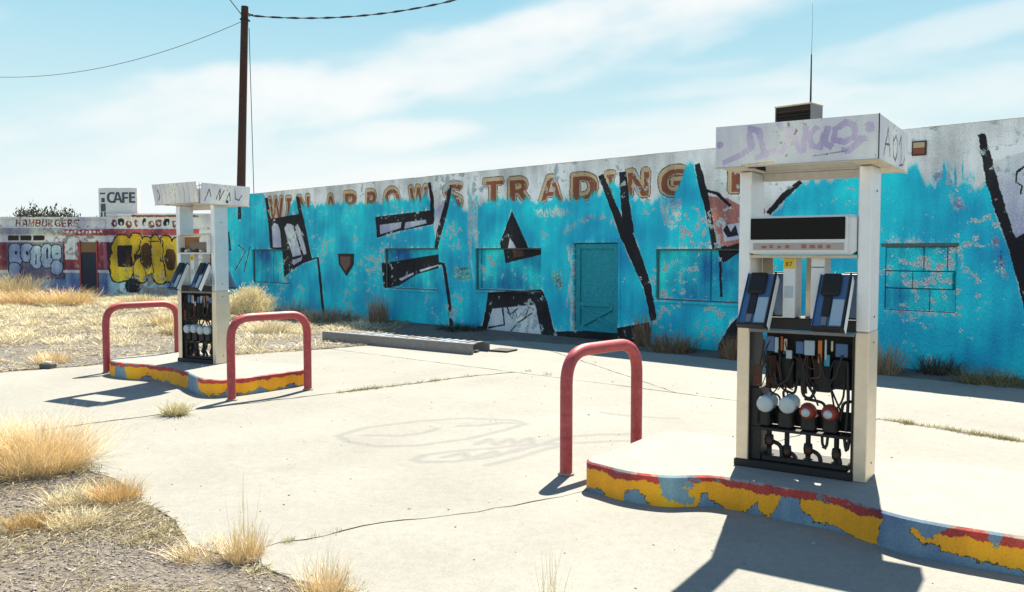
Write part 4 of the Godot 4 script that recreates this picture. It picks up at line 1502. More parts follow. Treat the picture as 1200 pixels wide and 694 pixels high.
func island(label: String, at: Vector3, turn: float, pts: Array, yellow_foot: Array, bare: Array) -> void:
	# pts in metres along and across (across away from the camera); yellow_foot: height share where the yellow ends, along; bare: stretches without red
	var o := thing("pump_island", label, "kerb island", at, turn, "kerbed pump islands")
	var loop := smooth_loop(pts)
	var n := loop.size()
	var high := 0.2
	var lengths := [0.0]
	for i in n:
		lengths.append(lengths[i] + loop[i].distance_to(loop[(i + 1) % n]))
	var total: float = lengths[n]
	# paint the kerb face: width is the whole way round
	var w := 2048
	var h := 64
	canvas_new(w, h, 2)
	var i := 0
	for x in w:
		var l := total * x / w
		while i < n - 1 and lengths[i + 1] < l:
			i += 1
		var along := lerpf(loop[i].x, loop[(i + 1) % n].x, clampf((l - lengths[i]) / maxf(1e-6, lengths[i + 1] - lengths[i]), 0, 1))
		var front: bool = loop[i].y < 0.25
		var foot := table(yellow_foot, along) if front else 0.25 + 0.2 * sin(along * 5.0)
		for y in h:
			var f := 1.0 - (y + 0.5) / h
			var jit := (tile_b[((y >> 1) & 511) * 512 + ((x >> 1) & 511)] - 128) * 0.0022 + (tile_c[(y & 511) * 512 + (x & 511)] - 128) * 0.0006
			var id := 2
			var bare_here := false
			for q in bare:
				bare_here = bare_here or (front and along + jit * 0.25 > q[0] + (1.0 - f) * 0.1 and along + jit * 0.25 < q[1] - (1.0 - f) * 0.06)
			if f > 0.77 + jit * 0.4:
				id = 2 if bare_here else 0
				if f > 0.975 + jit * 0.4 and not bare_here:
					id = 3
			elif f > foot + jit:
				id = 1
				if bare_here and foot < 0.5 and f > foot + 0.22 + jit:
					id = 2
				elif f < foot + 0.035 + jit:
					id = 4
			canvas[y * w + x] = id
	var palette := [[lin(0.42, 0.045, 0.035), 0.5, 389.0], [lin(0.92, 0.39, 0.009), 0.2, 999.0], [lin(0.16, 0.26, 0.35), 0.3, 999.0], [lin(0.32, 0.25, 0.22), 0.6, 394.0], [lin(0.06, 0.05, 0.035), 0.7, 999.0]]
	var tex := bake(palette, 0, w, 6, lin(0.15, 0.2, 0.24), 30)
	var pm := printed(tex, 0.7)
	pm.texture_repeat = true
	var side := start(false)
	for k in n:
		var a := loop[k]
		var b := loop[(k + 1) % n]
		var out := (b - a).orthogonal()
		var mid := (a + b) * 0.5
		if Geometry2D.is_point_in_polygon(mid + out.normalized() * 0.01, loop):
			out = -out
		var u0: float = lengths[k] / total
		var u1: float = lengths[k + 1] / total
		quad_uv(side, [Vector3(a.x, -0.03, -a.y), Vector3(b.x, -0.03, -b.y), Vector3(b.x, high - 0.012, -b.y), Vector3(a.x, high - 0.012, -a.y)], [Vector2(u0, 0.999), Vector2(u1, 0.999), Vector2(u1, 0.07), Vector2(u0, 0.07)], Vector3(out.x, 0, -out.y))
	put("kerb", side, pm, o)
	# rounded nosing and the top
	var inner := Geometry2D.offset_polygon(loop, -0.014)[0]
	var top := start(false)
	var nose := start(false)
	for k in n:
		var a := loop[k]
		var b := loop[(k + 1) % n]
		var ia := nearest(inner, a)
		var ib := nearest(inner, b)
		var u0: float = lengths[k] / total
		var u1: float = lengths[k + 1] / total
		quad_uv(nose, [Vector3(a.x, high - 0.012, -a.y), Vector3(b.x, high - 0.012, -b.y), Vector3(ib.x, high, -ib.y), Vector3(ia.x, high, -ia.y)], [Vector2(u0, 0.07), Vector2(u1, 0.07), Vector2(u1, 0.01), Vector2(u0, 0.01)], Vector3.UP)
	put("kerb_nosing", nose, pm, o)
	var flip := PackedVector2Array()
	for p in inner:
		flip.append(Vector2(p.x, -p.y))
	sheet(top, flip, high)
	put("island_top", top, M.island_top, o)


func nearest(poly: PackedVector2Array, p: Vector2) -> Vector2:
	var best := poly[0]
	var far := 1e9
	for i in poly.size():
		var q := Geometry2D.get_closest_point_to_segment(p, poly[i], poly[(i + 1) % poly.size()])
		var d := q.distance_squared_to(p)
		if d < far:
			far = d
			best = q
	return best


func build_islands() -> void:
	island("yellow and red kerbed island with peeling blue patches, under the nearer pump", Vector3(1.496, 0, -5.53), -deg_to_rad(33.7),
		[Vector2(-0.92, -0.36), Vector2(-0.86, -0.47), Vector2(-0.75, -0.50), Vector2(-0.56, -0.55), Vector2(-0.39, -0.545), Vector2(-0.24, -0.5), Vector2(-0.1, -0.39), Vector2(0.02, -0.345), Vector2(0.27, -0.355), Vector2(0.49, -0.38), Vector2(0.66, -0.39), Vector2(0.83, -0.44), Vector2(1.0, -0.53), Vector2(1.14, -0.58), Vector2(1.29, -0.6), Vector2(1.49, -0.6), Vector2(1.72, -0.58), Vector2(1.84, -0.45), Vector2(1.86, 0.1),
			Vector2(1.84, 0.7), Vector2(1.72, 0.85), Vector2(1.3, 0.88), Vector2(1.0, 0.8), Vector2(0.8, 0.68), Vector2(0.4, 0.64), Vector2(0.0, 0.66), Vector2(-0.2, 0.76), Vector2(-0.5, 0.83), Vector2(-0.78, 0.76), Vector2(-0.86, 0.6), Vector2(-0.87, 0.2), Vector2(-0.9, -0.15)],
		[-0.95, 0.18, -0.85, 0.12, -0.75, 0.24, -0.65, 0.12, -0.57, 0.06, -0.55, 0.42, -0.46, 0.4, -0.39, 0.28, -0.34, 0.14, -0.3, 0.05, -0.18, 0.1, -0.11, 0.16, -0.095, 0.55, -0.065, 0.5, -0.05, 0.15, 0.1, 0.12, 0.2, 0.15, 0.26, 0.36, 0.28, 0.12, 0.37, 0.3, 0.41, 0.95, 0.5, 0.95, 0.54, 0.5, 0.6, 0.38, 0.7, 0.33, 0.8, 0.3, 0.88, 0.12, 0.97, 0.16, 1.0, 0.6, 1.02, 0.95, 1.13, 0.95, 1.15, 0.66, 1.22, 0.4, 1.28, 0.55, 1.42, 0.34, 1.6, 0.2, 1.8, 0.18],
		[[-0.34, -0.13], [1.02, 1.3], [1.5, 1.56]])
	island("yellow kerbed island with a worn grey corner, under the farther pump", Vector3(-4.357, 0, -10.864), -deg_to_rad(41.0),
		[Vector2(-1.0, -0.36), Vector2(-0.85, -0.52), Vector2(-0.59, -0.56), Vector2(-0.29, -0.51), Vector2(0.0, -0.4), Vector2(0.3, -0.36), Vector2(0.6, -0.36), Vector2(0.95, -0.4), Vector2(1.16, -0.46), Vector2(1.45, -0.53), Vector2(1.68, -0.55), Vector2(1.84, -0.48), Vector2(1.9, -0.34), Vector2(1.91, 0.0), Vector2(1.89, 0.4), Vector2(1.86, 0.66),
			Vector2(1.7, 0.8), Vector2(1.3, 0.82), Vector2(0.95, 0.68), Vector2(0.5, 0.62), Vector2(0.1, 0.64), Vector2(-0.2, 0.74), Vector2(-0.6, 0.84), Vector2(-0.9, 0.74), Vector2(-0.98, 0.5), Vector2(-1.0, 0.1)],
		[-1.0, 0.3, -0.8, 0.2, -0.62, 0.15, -0.58, 0.7, -0.4, 0.75, -0.34, 0.1, -0.1, 0.12, 0.05, 0.4, 0.12, 0.15, 0.5, 0.1, 0.95, 0.12, 1.05, 0.3, 1.1, 0.95, 1.45, 0.95, 1.52, 0.3, 1.7, 0.16, 1.86, 0.22, 1.92, 0.28],
		[[1.05, 1.48]])


# ------------------------------------------------------------------ red hoops

func hoop(label: String, a: Vector3, b: Vector3, high := 0.9) -> void:
	var o := thing("hoop_bollard", label, "bollard", a, 0.0, "red hoop bollards at the island ends")
	var d := b - a
	var pts := rounded([Vector3(0, -0.04, 0), Vector3(0, high, 0), d + Vector3(0, high, 0), d + Vector3(0, -0.04, 0)], 0.24, 9)
	tubed("pipe", pts, 0.046, M.red_paint, o, 18)
	for p in [Vector3.ZERO, d]:
		var st := start(false)
		lathe(st, [[0.052, 0.001], [0.062, 0.004], [0.052, 0.014], [0.046, 0.018]], p, Vector3.UP, 16)
		put("ground_collar", st, M.island_top, o)


func build_hoops() -> void:
	hoop("red hoop bollard in front of the nearer pump's island", Vector3(0.395, 0, -6.03), Vector3(1.0, 0, -6.66))
	hoop("red hoop bollard at the left end of the farther island", Vector3(-5.46, 0, -11.2), Vector3(-4.78, 0, -11.9))
	hoop("red hoop bollard at the right end of the farther island", Vector3(-3.076, 0, -9.1), Vector3(-2.41, 0, -9.8))


# ------------------------------------------------------------------ fuel pumps

func fascia_art(which: String) -> StandardMaterial3D:
	# 400 pixels to the metre
	canvas_new(400, 108, 0)
	match which:
		"lavender_tag":
			var s := [[[20, 95], [60, 78], [88, 62], [84, 40], [84, 8]], [[84, 10], [104, 18], [112, 50], [120, 86]], [[100, 88], [124, 78], [140, 72]], [[150, 6], [160, 18]],
				[[174, 18], [168, 60], [158, 78]], [[176, 16], [196, 66], [206, 78], [214, 20]], [[236, 22], [222, 40], [228, 66], [246, 72], [252, 40]], [[262, 24], [254, 60], [270, 72]],
				[[300, 14], [278, 30], [276, 56], [300, 62], [320, 48], [318, 22], [300, 14]], [[318, 52], [340, 58], [306, 84], [296, 82]]]
			for l in s:
				var p := []
				for q in l:
					p.append(Vector2(q[0] * 1.08, q[1]))
				brush(p, 15.0, 1)
			blob(379, 30, 12, 13, 1)
			blob(10, 48, 9, 9, 1)
			brush([Vector2(250, 92), Vector2(330, 84)], 2.0, 3)
			brush([Vector2(70, 104), Vector2(150, 101)], 4.0, 4)
		"a01":
			brush([Vector2(60, 92), Vector2(110, 20), Vector2(140, 88)], 7.0, 2)
			brush([Vector2(75, 64), Vector2(132, 60)], 6.0, 2)
			brush([Vector2(215, 26), Vector2(180, 46), Vector2(182, 80), Vector2(212, 92), Vector2(236, 72), Vector2(238, 40), Vector2(215, 26)], 7.0, 2)
			brush([Vector2(262, 44), Vector2(292, 18), Vector2(296, 98)], 7.0, 2)
			brush([Vector2(270, 100), Vector2(330, 92), Vector2(352, 70)], 5.0, 2)
		"black_scrawl":
			brush([Vector2(30, 92), Vector2(60, 30), Vector2(80, 70)], 6.0, 2)
			brush([Vector2(120, 80), Vector2(150, 24), Vector2(146, 84), Vector2(180, 30)], 6.0, 2)
			brush([Vector2(200, 90), Vector2(226, 40), Vector2(236, 84)], 6.0, 2)
			brush([Vector2(270, 20), Vector2(276, 70), Vector2(310, 78), Vector2(330, 50)], 6.0, 2)
			blob(212, 90, 10, 8, 2)
		"torn":
			for k in 9:
				var x := 30.0 + k * 42
				brush([Vector2(x, 4), Vector2(x + 6, 50), Vector2(x - 4, 104)], 2.5, 3)
			brush([Vector2(48, 30), Vector2(58, 60), Vector2(40, 84)], 8.0, 5)
	var palette := [[lin(0.76, 0.76, 0.76), 0.12, 425.0], [lin(0.60, 0.52, 0.68), 0.3, 430.0], [lin(0.05, 0.05, 0.075), 0.5, 999.0], [lin(0.30, 0.24, 0.2), 0.6, 999.0], [lin(0.45, 0.30, 0.16), 0.6, 999.0], [lin(0.18, 0.10, 0.16), 0.6, 999.0]]
	return printed(bake(palette, 0, 400, 5, lin(0.34, 0.27, 0.2), which.length() * 17), 0.5)


func panel(called: String, parent: Node, p: Array, m: Material, thick := 0.012) -> MeshInstance3D:
	# a flat sheet with its print on the outside: corners run left foot, right foot, right head, left head seen from outside
	var st := start()
	var out: Vector3 = (p[1] - p[0]).cross(p[3] - p[0]).normalized()
	quad_uv(st, p, [Vector2(0.002, 0.998), Vector2(0.998, 0.998), Vector2(0.998, 0.002), Vector2(0.002, 0.002)], out)
	var q := []
	for v in p:
		q.append(v - out * thick)
	var z := Vector2(0.01, 0.05)
	quad_uv(st, q, [z, z, z, z], -out)
	var mid: Vector3 = (p[0] + p[2]) * 0.5
	for i in 4:
		var j := (i + 1) % 4
		quad_uv(st, [p[i], p[j], q[j], q[i]], [z, z, z, z], (p[i] + p[j]) * 0.5 - mid)
	return put(called, st, m, parent)


func nozzle_boot(o: Node3D, s: float, back: bool, k: float, dep: float) -> void:
	# a tilted blue holder on the cabinet, open at the top, its foot standing out from the pump
	var b := Node3D.new()
	b.name = "nozzle_boot"
	o.add_child(b, true)
	b.position = Vector3(s * k, 0.965, 0.0)
	b.scale = Vector3(k * 0.9, 1, k)
	if back:
		b.position = Vector3((s + 0.19) * k, 0.965, -dep)
		b.rotation.y = PI
	b.rotation.x = 0.0
	var tilt := Transform3D(Basis(Vector3(1, 0, 0), -0.6), Vector3(0, 0, 0.225))
	boxed("back_plate", Vector3(0.0, 0.0, -0.012), Vector3(0.19, 0.385, 0.0), M.blue_panel, b, 0.003, tilt)
	boxed("side_plate", Vector3(0.19, -0.01, -0.04), Vector3(0.2, 0.39, 0.02), M.rubber, b, 0.003, tilt)
	boxed("side_plate", Vector3(-0.006, 0.0, -0.03), Vector3(0.0, 0.385, 0.012), M.blue_panel, b, 0.002, tilt)
	boxed("outer_flange", Vector3(0.206, -0.005, -0.05), Vector3(0.21, 0.37, 0.012), M.white_paint, b, 0.002, tilt)
	boxed("socket", Vector3(0.018, 0.225, 0.001), Vector3(0.145, 0.382, 0.03), M.rubber, b, 0.012, tilt)
	boxed("slot", Vector3(0.045, 0.08, 0.001), Vector3(0.1, 0.224, 0.012), M.black_metal, b, 0.004, tilt)
	boxed("latch_plate", Vector3(0.108, 0.012, 0.002), Vector3(0.186, 0.2, 0.016), M.pale_blue, b, 0.004, tilt)
	boxed("bottom_lip", Vector3(-0.004, -0.016, -0.02), Vector3(0.192, -0.001, 0.03), M.black_metal, b, 0.003, tilt)
	boxed("hinge_plate", Vector3(0.052, 0.012, 0.004), Vector3(0.088, 0.075, 0.014), M.galvanised, b, 0.003, tilt)


func pump(label: String, at: Vector3, turn: float, k: float, tall: float, wrecked: bool) -> Node3D:
	var o := thing("fuel_pump", label, "fuel pump", at, turn, "stripped fuel pumps")
	var wid := 0.82 * k
	var dep := 0.28 * k
	var top := 1.948 + tall
	# posts of folded sheet metal with a seam
	for x0 in [0.0, wid - 0.082 * k]:
		var p := Node3D.new()
		p.name = "post"
		o.add_child(p, true)
		boxed("lower_sheet", Vector3(x0, 0, -dep), Vector3(x0 + 0.082 * k, 0.93, 0), M.metal, p, 0.006)
		boxed("upper_sheet", Vector3(x0 + 0.002, 0.932, -dep + 0.002), Vector3(x0 + 0.08 * k, top, -0.002), M.steel, p, 0.006)
		for y in [0.1, 0.86, 1.02, 1.8]:
			var st := start(false)
			lathe(st, [[0.0, 0.004], [0.006, 0.003], [0.008, 0.0]], Vector3(x0 + (0.082 * k if x0 > 0.1 else 0.0), y, -dep * 0.5), Vector3(1 if x0 > 0.1 else -1, 0, 0), 8)
			put("rivet", st, M.black_metal, p)
	# canopy: four printed sheets, a lid and a soffit
	var c := Node3D.new()
	c.name = "canopy"
	o.add_child(c, true)
	var x0 := (0.41 + 0.03 - 0.474) * k
	var x1 := (0.41 + 0.03 + 0.474) * k
	var z0 := (0.36) * k
	var z1 := (-0.64) * k
	var y0 := top
	var y1 := top + 0.25
	var arts := ["torn", "black_scrawl", "torn", "black_scrawl"] if wrecked else ["lavender_tag", "a01", "torn", "black_scrawl"]
	var corner := [Vector3(x0, 0, z0), Vector3(x1, 0, z0), Vector3(x1, 0, z1), Vector3(x0, 0, z1)]
	for i in 4:
		var a: Vector3 = corner[i]
		var b: Vector3 = corner[(i + 1) % 4]
		var lift := 0.0
		var lean := Vector3.ZERO
		if wrecked:
			lift = [0.012, 0.0, 0.0, 0.0][i]
			lean = [Vector3(0, 0, 0.05), Vector3(0.03, 0, 0), Vector3.ZERO, Vector3.ZERO][i]
		var gap := (b - a).normalized() * (0.004 if not wrecked else 0.016)
		panel("fascia_sheet", c, [a + gap + Vector3(0, y0, 0) , b - gap + Vector3(0, y0 + lift, 0), b - gap + Vector3(0, y1 + lift, 0) + lean, a + gap + Vector3(0, y1, 0) + lean], fascia_art(arts[i]))
	# the lid and the soffit are gone over the middle, so that the sun falls through
	var hx := 0.1 * k
	var hw := 0.74 * k
	var hb := -0.25 * k
	var hf := 0.28 * k
	for q in [["lid", y1 - 0.03, y1 - 0.012, M.white_paint], ["soffit", y0 + 0.004, y0 + 0.018, M.soffit]]:
		boxed(q[0], Vector3(x0 + 0.013, q[1], z1 + 0.013), Vector3(x1 - 0.013, q[2], hb), q[3], c, 0.002)
		boxed(q[0], Vector3(x0 + 0.013, q[1], hb + 0.001), Vector3(hx, q[2], z0 - 0.013), q[3], c, 0.002)
		boxed(q[0], Vector3(hw, q[1], hb + 0.001), Vector3(x1 - 0.013, q[2], z0 - 0.013), q[3], c, 0.002)
		boxed(q[0], Vector3(hx + 0.001, q[1], hf), Vector3(hw - 0.001, q[2], z0 - 0.013), q[3], c, 0.002)
	boxed("header", Vector3(hx - 0.005, y0 + 0.0185, hb - 0.012), Vector3(hw + 0.005, y1 - 0.031, hb - 0.002), M.soffit, c, 0.002)
	boxed("soffit_beam", Vector3(0.085 * k, y0 - 0.05, -dep), Vector3(wid - 0.085 * k, y0 + 0.002, -dep + 0.03), M.soffit, c, 0.003)
	boxed("bracket", Vector3(x0 + 0.2 * k, y0 - 0.012, z0 - 0.05), Vector3(x0 + 0.245 * k, y0 + 0.003, z0 - 0.02), M.black_metal, c, 0.002)
	boxed("corner_trim", Vector3(x1 - 0.002, y0, z0 - 0.002), Vector3(x1 + 0.003, y1 + 0.003, z0 + 0.003), M.black_metal, c, 0.001)
	var rim := start()
	box(rim, Vector3(x0 - 0.004, y0 - 0.008, z0 - 0.014), Vector3(x1 + 0.004, y0 - 0.001, z0 + 0.004), 0.002)
	box(rim, Vector3(x1 - 0.014, y0 - 0.008, z1), Vector3(x1 + 0.004, y0 - 0.001, z0 - 0.015), 0.002)
	put("rim", rim, M.soffit, c)
	# head with the price display
	var hd := Node3D.new()
	hd.name = "display_head"
	o.add_child(hd, true)
	var hx0 := 0.088 * k
	var hx1 := 0.736 * k
	if not wrecked:
		boxed("housing", Vector3(hx0, 1.408, -dep - 0.04), Vector3(hx1, 1.652, 0.05), M.white_paint, hd, 0.022)
		boxed("bezel", Vector3(hx0 + 0.006, 1.414, 0.044), Vector3(hx1 - 0.04, 1.648, 0.062), M.white_paint, hd, 0.012)
		boxed("display_glass", Vector3(hx0 + 0.012, 1.502, 0.0625), Vector3(hx1 - 0.055, 1.638, 0.068), M.dark_glass, hd, 0.003)
		boxed("price_strip", Vector3(hx0 + 0.03, 1.436, 0.0625), Vector3(hx1 - 0.06, 1.48, 0.065), mat(lin(0.40, 0.36, 0.33), 0.5), hd, 0.001)
		for q in 9:
			if q == 4:
				continue
			var xq := hx0 + 0.085 + q * 0.05
			boxed("price_mark", Vector3(xq, 1.446, 0.0652), Vector3(xq + rng.randf_range(0.018, 0.036), 1.446 + rng.randf_range(0.016, 0.026), 0.0662), mat(lin(0.36, 0.13, 0.10), 0.6), hd, 0.0004)
		boxed("tray", Vector3(hx0, 1.385, -dep - 0.03), Vector3(hx1 + 0.004, 1.404, 0.03), M.soffit, hd, 0.003)
	else:
		# an emptied head: an open box with torn boards inside
		boxed("housing_floor", Vector3(hx0, 1.40, -dep - 0.04), Vector3(hx1, 1.42, 0.05), M.white_paint, hd, 0.004)
		boxed("housing_side", Vector3(hx0, 1.421, -dep - 0.04), Vector3(hx0 + 0.02, 1.64, 0.05), M.white_paint, hd, 0.004)
		boxed("housing_side", Vector3(hx1 - 0.02, 1.421, -dep - 0.04), Vector3(hx1, 1.64, 0.05), M.white_paint, hd, 0.004)
		boxed("torn_board", Vector3(hx0 + 0.03, 1.46, -0.06), Vector3(hx0 + 0.34 * k, 1.62, -0.045), mat(lin(0.34, 0.16, 0.04), 0.7), hd, 0.002)
		boxed("torn_board", Vector3(hx0 + 0.22 * k, 1.44, 0.0), Vector3(hx1 - 0.06, 1.55, 0.014), mat(lin(0.22, 0.15, 0.12), 0.7), hd, 0.002, Transform3D(Basis(Vector3(0, 0, 1), 0.0), Vector3.ZERO))
		for q in 7:
			var xq := hx0 + 0.04 + q * 0.065
			boxed("loose_part", Vector3(xq, 1.422, 0.0), Vector3(xq + rng.randf_range(0.02, 0.05), 1.422 + rng.randf_range(0.02, 0.06), 0.03), [M.black_metal, M.soffit, M.galvanised, M.rust][q % 4], hd, 0.003)
		boxed("housing_lid", Vector3(hx0, 1.645, -dep - 0.04), Vector3(hx1, 1.662, 0.0), M.soffit, hd, 0.003)
	# two slim columns between head and shelf
	for q in [[0.292, 0.37, 0.0], [0.466, 0.55, 1.0]]:
		var col := boxed("column", Vector3(q[0] * k, 1.002, -0.16 * k), Vector3(q[1] * k, 1.40, -0.004), M.white_paint, o, 0.004)
		if q[2] == 0.0:
			boxed("sticker", Vector3(q[0] * k + 0.004, 1.318, -0.0035), Vector3(q[1] * k - 0.004, 1.382, -0.0005), M.yellow, col, 0.0008)
			for l in 2:
				var t := TextMesh.new()
				t.text = "87"[l]
				t.font_size = 32
				t.pixel_size = 0.00115
				t.depth = 0.0006
				t.material = M.ink
				var ch_ := share("numeral", t, col)
				ch_.position = Vector3(q[0] * k + 0.026 + l * 0.022, 1.348, 0.0002)
			boxed("decal", Vector3(q[0] * k + 0.012, 1.13, -0.0035), Vector3(q[1] * k - 0.012, 1.205, -0.001), M.cap_white, col, 0.0006)
		else:
			boxed("crease", Vector3(q[0] * k + 0.002, 1.325, -0.0035), Vector3(q[1] * k - 0.002, 1.33, -0.001), M.black_metal, col, 0.0006)
	boxed("inner_sheet", Vector3(0.375 * k, 1.0, -dep + 0.02), Vector3(0.44 * k, 1.40, -dep + 0.03), M.soffit, o, 0.002)
	boxed("inner_sheet", Vector3(0.083 * k, 1.0, -dep + 0.02), Vector3(0.155 * k, 1.40, -dep + 0.03), M.soffit, o, 0.002)
	# shelf over the works
	boxed("shelf", Vector3(0.083 * k, 0.925, -dep + 0.01), Vector3(wid - 0.083 * k, 0.998, -0.006), M.black_metal, o, 0.004)
	boxed("shelf_lip", Vector3(0.083 * k, 0.9, -0.02), Vector3(wid - 0.083 * k, 0.922, 0.004), M.galvanised, o, 0.003)
	for s in [0.078, 0.535]:
		nozzle_boot(o, s, false, k, dep)
		nozzle_boot(o, s, true, k, dep)
	build_works(o, k, dep, wid, wrecked)
	return o


func build_works(o: Node3D, k: float, dep: float, wid: float, wrecked: bool) -> void:
	# meters, pipes, wiring and valves, seen because the doors are gone
	var w := Node3D.new()
	w.name = "works"
	o.add_child(w, true)
	var zf := -0.03
	boxed("base_tray", Vector3(-0.01, 0.0, -dep - 0.01), Vector3(wid - 0.083 * k, 0.05, 0.012), M.black_metal, w, 0.006)
	boxed("inner_jamb", Vector3(0.083 * k, 0.051, -dep + 0.02), Vector3(0.155 * k, 0.53, -0.03), M.black_metal, w, 0.003)
	boxed("inner_jamb", Vector3(0.722 * k, 0.051, -dep + 0.06), Vector3(0.736 * k, 0.898, -0.008), M.black_metal, w, 0.002)
	boxed("inner_lining", Vector3(0.0825 * k, 0.051, -dep + 0.01), Vector3(0.089 * k, 0.898, -0.004), M.black_metal, w, 0.001)
	boxed("back_board", Vector3(0.156 * k, 0.545, -0.15 * k), Vector3(0.72 * k, 0.898, -0.14 * k), M.rubber, w, 0.002)
	boxed("meter_backplate", Vector3(0.156 * k, 0.274, -0.17), Vector3(0.72 * k, 0.40, -0.162), M.rubber, w, 0.002)
	# wiring under the shelf
	var bits := [[0.18, 0.235, 0.775, 0.875, "blue_panel"], [0.238, 0.262, 0.77, 0.87, "pale_blue"], [0.268, 0.282, 0.78, 0.875, "orange"], [0.29, 0.31, 0.76, 0.86, "soffit"], [0.312, 0.35, 0.735, 0.79, "pale_blue"], [0.37, 0.42, 0.77, 0.85, "blue_panel"], [0.425, 0.49, 0.765, 0.86, "pale_blue"], [0.51, 0.535, 0.72, 0.865, "orange"], [0.55, 0.562, 0.74, 0.87, "cap_white"], [0.545, 0.58, 0.7, 0.775, "cyan_tag"], [0.59, 0.602, 0.8, 0.865, "soffit"], [0.615, 0.69, 0.765, 0.85, "blue_panel"]]
	for b in bits:
		var z := zf - rng.randf_range(0.0, 0.03)
		boxed("terminal", Vector3(b[0] * k, b[2], z - 0.012), Vector3(b[1] * k, b[3], z), M[b[4]], w, 0.003)
	# dense dark junction boxes
	var bx := 0.17
	while bx < 0.68:
		var ww := rng.randf_range(0.05, 0.11)
		var hh := rng.randf_range(0.14, 0.22)
		boxed("junction_box", Vector3(bx * k, 0.74 - hh, -0.12 * k), Vector3(minf(bx + ww, 0.715) * k, 0.745, -0.06 - rng.randf_range(0, 0.02)), M.rubber if rng.randf() > 0.2 else M.rust, w, 0.005)
		bx += ww + 0.012
	boxed("rust_plate", Vector3(0.1 * k, 0.54, -0.028), Vector3(0.16 * k, 0.68, -0.02), M.rust, w, 0.003)
	# a tangle of thin leads hangs before the boxes
	for q in 26:
		var xa := rng.randf_range(0.11, 0.7) * k
		var ya := rng.randf_range(0.66, 0.88)
		var pts := [Vector3(xa, ya, -0.05), Vector3(xa + rng.randf_range(-0.06, 0.06), ya - rng.randf_range(0.08, 0.2), -0.02 - rng.randf() * 0.03), Vector3(clampf(xa + rng.randf_range(-0.12, 0.12), 0.1 * k, 0.71 * k), ya - rng.randf_range(0.05, 0.34), -0.05)]
		tubed("lead", rounded(pts, 0.05, 4), rng.randf_range(0.003, 0.007), [M.rubber, M.black_metal, M.rust, M.black_metal][q % 4], w, 6)
	# hoses and conduits
	var runs := [
		[Vector3(0.2, 0.56, -0.07), Vector3(0.21, 0.5, -0.05), Vector3(0.27, 0.49, -0.05), Vector3(0.275, 0.43, -0.06)],
		[Vector3(0.3, 0.43, -0.06), Vector3(0.295, 0.53, -0.04), Vector3(0.37, 0.505, -0.04), Vector3(0.38, 0.6, -0.06)],
		[Vector3(0.41, 0.6, -0.05), Vector3(0.42, 0.5, -0.04), Vector3(0.47, 0.48, -0.04), Vector3(0.5, 0.56, -0.06)],
		[Vector3(0.43, 0.48, -0.05), Vector3(0.5, 0.475, -0.05), Vector3(0.555, 0.465, -0.05), Vector3(0.56, 0.36, -0.06)],
		[Vector3(0.575, 0.6, -0.05), Vector3(0.6, 0.54, -0.05), Vector3(0.65, 0.42, -0.06)],
		[Vector3(0.72, 0.49, -0.06), Vector3(0.665, 0.48, -0.05), Vector3(0.65, 0.36, -0.06)],
		[Vector3(0.24, 0.64, -0.03), Vector3(0.26, 0.55, -0.02), Vector3(0.33, 0.6, -0.02), Vector3(0.36, 0.72, -0.03)],
		[Vector3(0.52, 0.78, -0.02), Vector3(0.56, 0.62, -0.01), Vector3(0.62, 0.62, -0.01), Vector3(0.66, 0.78, -0.03)],
		[Vector3(0.69, 0.74, -0.04), Vector3(0.7, 0.5, -0.03), Vector3(0.69, 0.3, -0.04)],
		[Vector3(0.545, 0.25, -0.04), Vector3(0.55, 0.19, -0.03), Vector3(0.575, 0.18, -0.03), Vector3(0.58, 0.26, -0.04)],
		[Vector3(0.68, 0.26, -0.04), Vector3(0.69, 0.19, -0.03), Vector3(0.7, 0.18, -0.03), Vector3(0.71, 0.27, -0.04)]]
	for r in runs:
		var pts := []
		for p in r:
			pts.append(Vector3(p.x * k, p.y, p.z))
		tubed("conduit", rounded(pts, 0.03, 4), rng.randf_range(0.006, 0.011), M.black_metal, w, 8)
	# meters with round registers
	var xs := [0.166, 0.309, 0.454, 0.59]
	for i in 4:
		var x: float = xs[i] * k
		var y: float = [0.414, 0.42, 0.406, 0.409][i]
		var white := i < 2 or wrecked
		var m := Node3D.new()
		m.name = "meter"
		w.add_child(m, true)
		boxed("body", Vector3(x - 0.045, 0.275, -0.15), Vector3(x + 0.045, y - 0.03, -0.03), M.black_metal, m, 0.012)
		var ax := Vector3(-0.05, -0.08, 1).normalized()
		var st := start(false)
		if white:
			lathe(st, [[0.0, 0.12], [0.044, 0.12], [0.053, 0.112], [0.055, 0.1], [0.055, 0.0], [0.0, 0.0]], Vector3(x + 0.03, y + 0.025, -0.1), ax, 20)
			put("register_cap", st, M.cap_white, m)
		else:
			lathe(st, [[0.0, 0.08], [0.036, 0.08], [0.05, 0.05], [0.055, 0.02], [0.044, 0.0], [0.0, 0.0]], Vector3(x, y, -0.08), ax, 18)
			put("register_cap", st, M.meter_red, m)
			var dt := start(false)
			lathe(dt, [[0.0, 0.094], [0.025, 0.092], [0.028, 0.081]], Vector3(x, y, -0.08), ax, 14)
			put("dial", dt, M.cap_white, m)
	boxed("meter_rail", Vector3(0.09 * k, 0.252, -0.16), Vector3(0.735 * k, 0.272, -0.02), M.black_metal, w, 0.004)
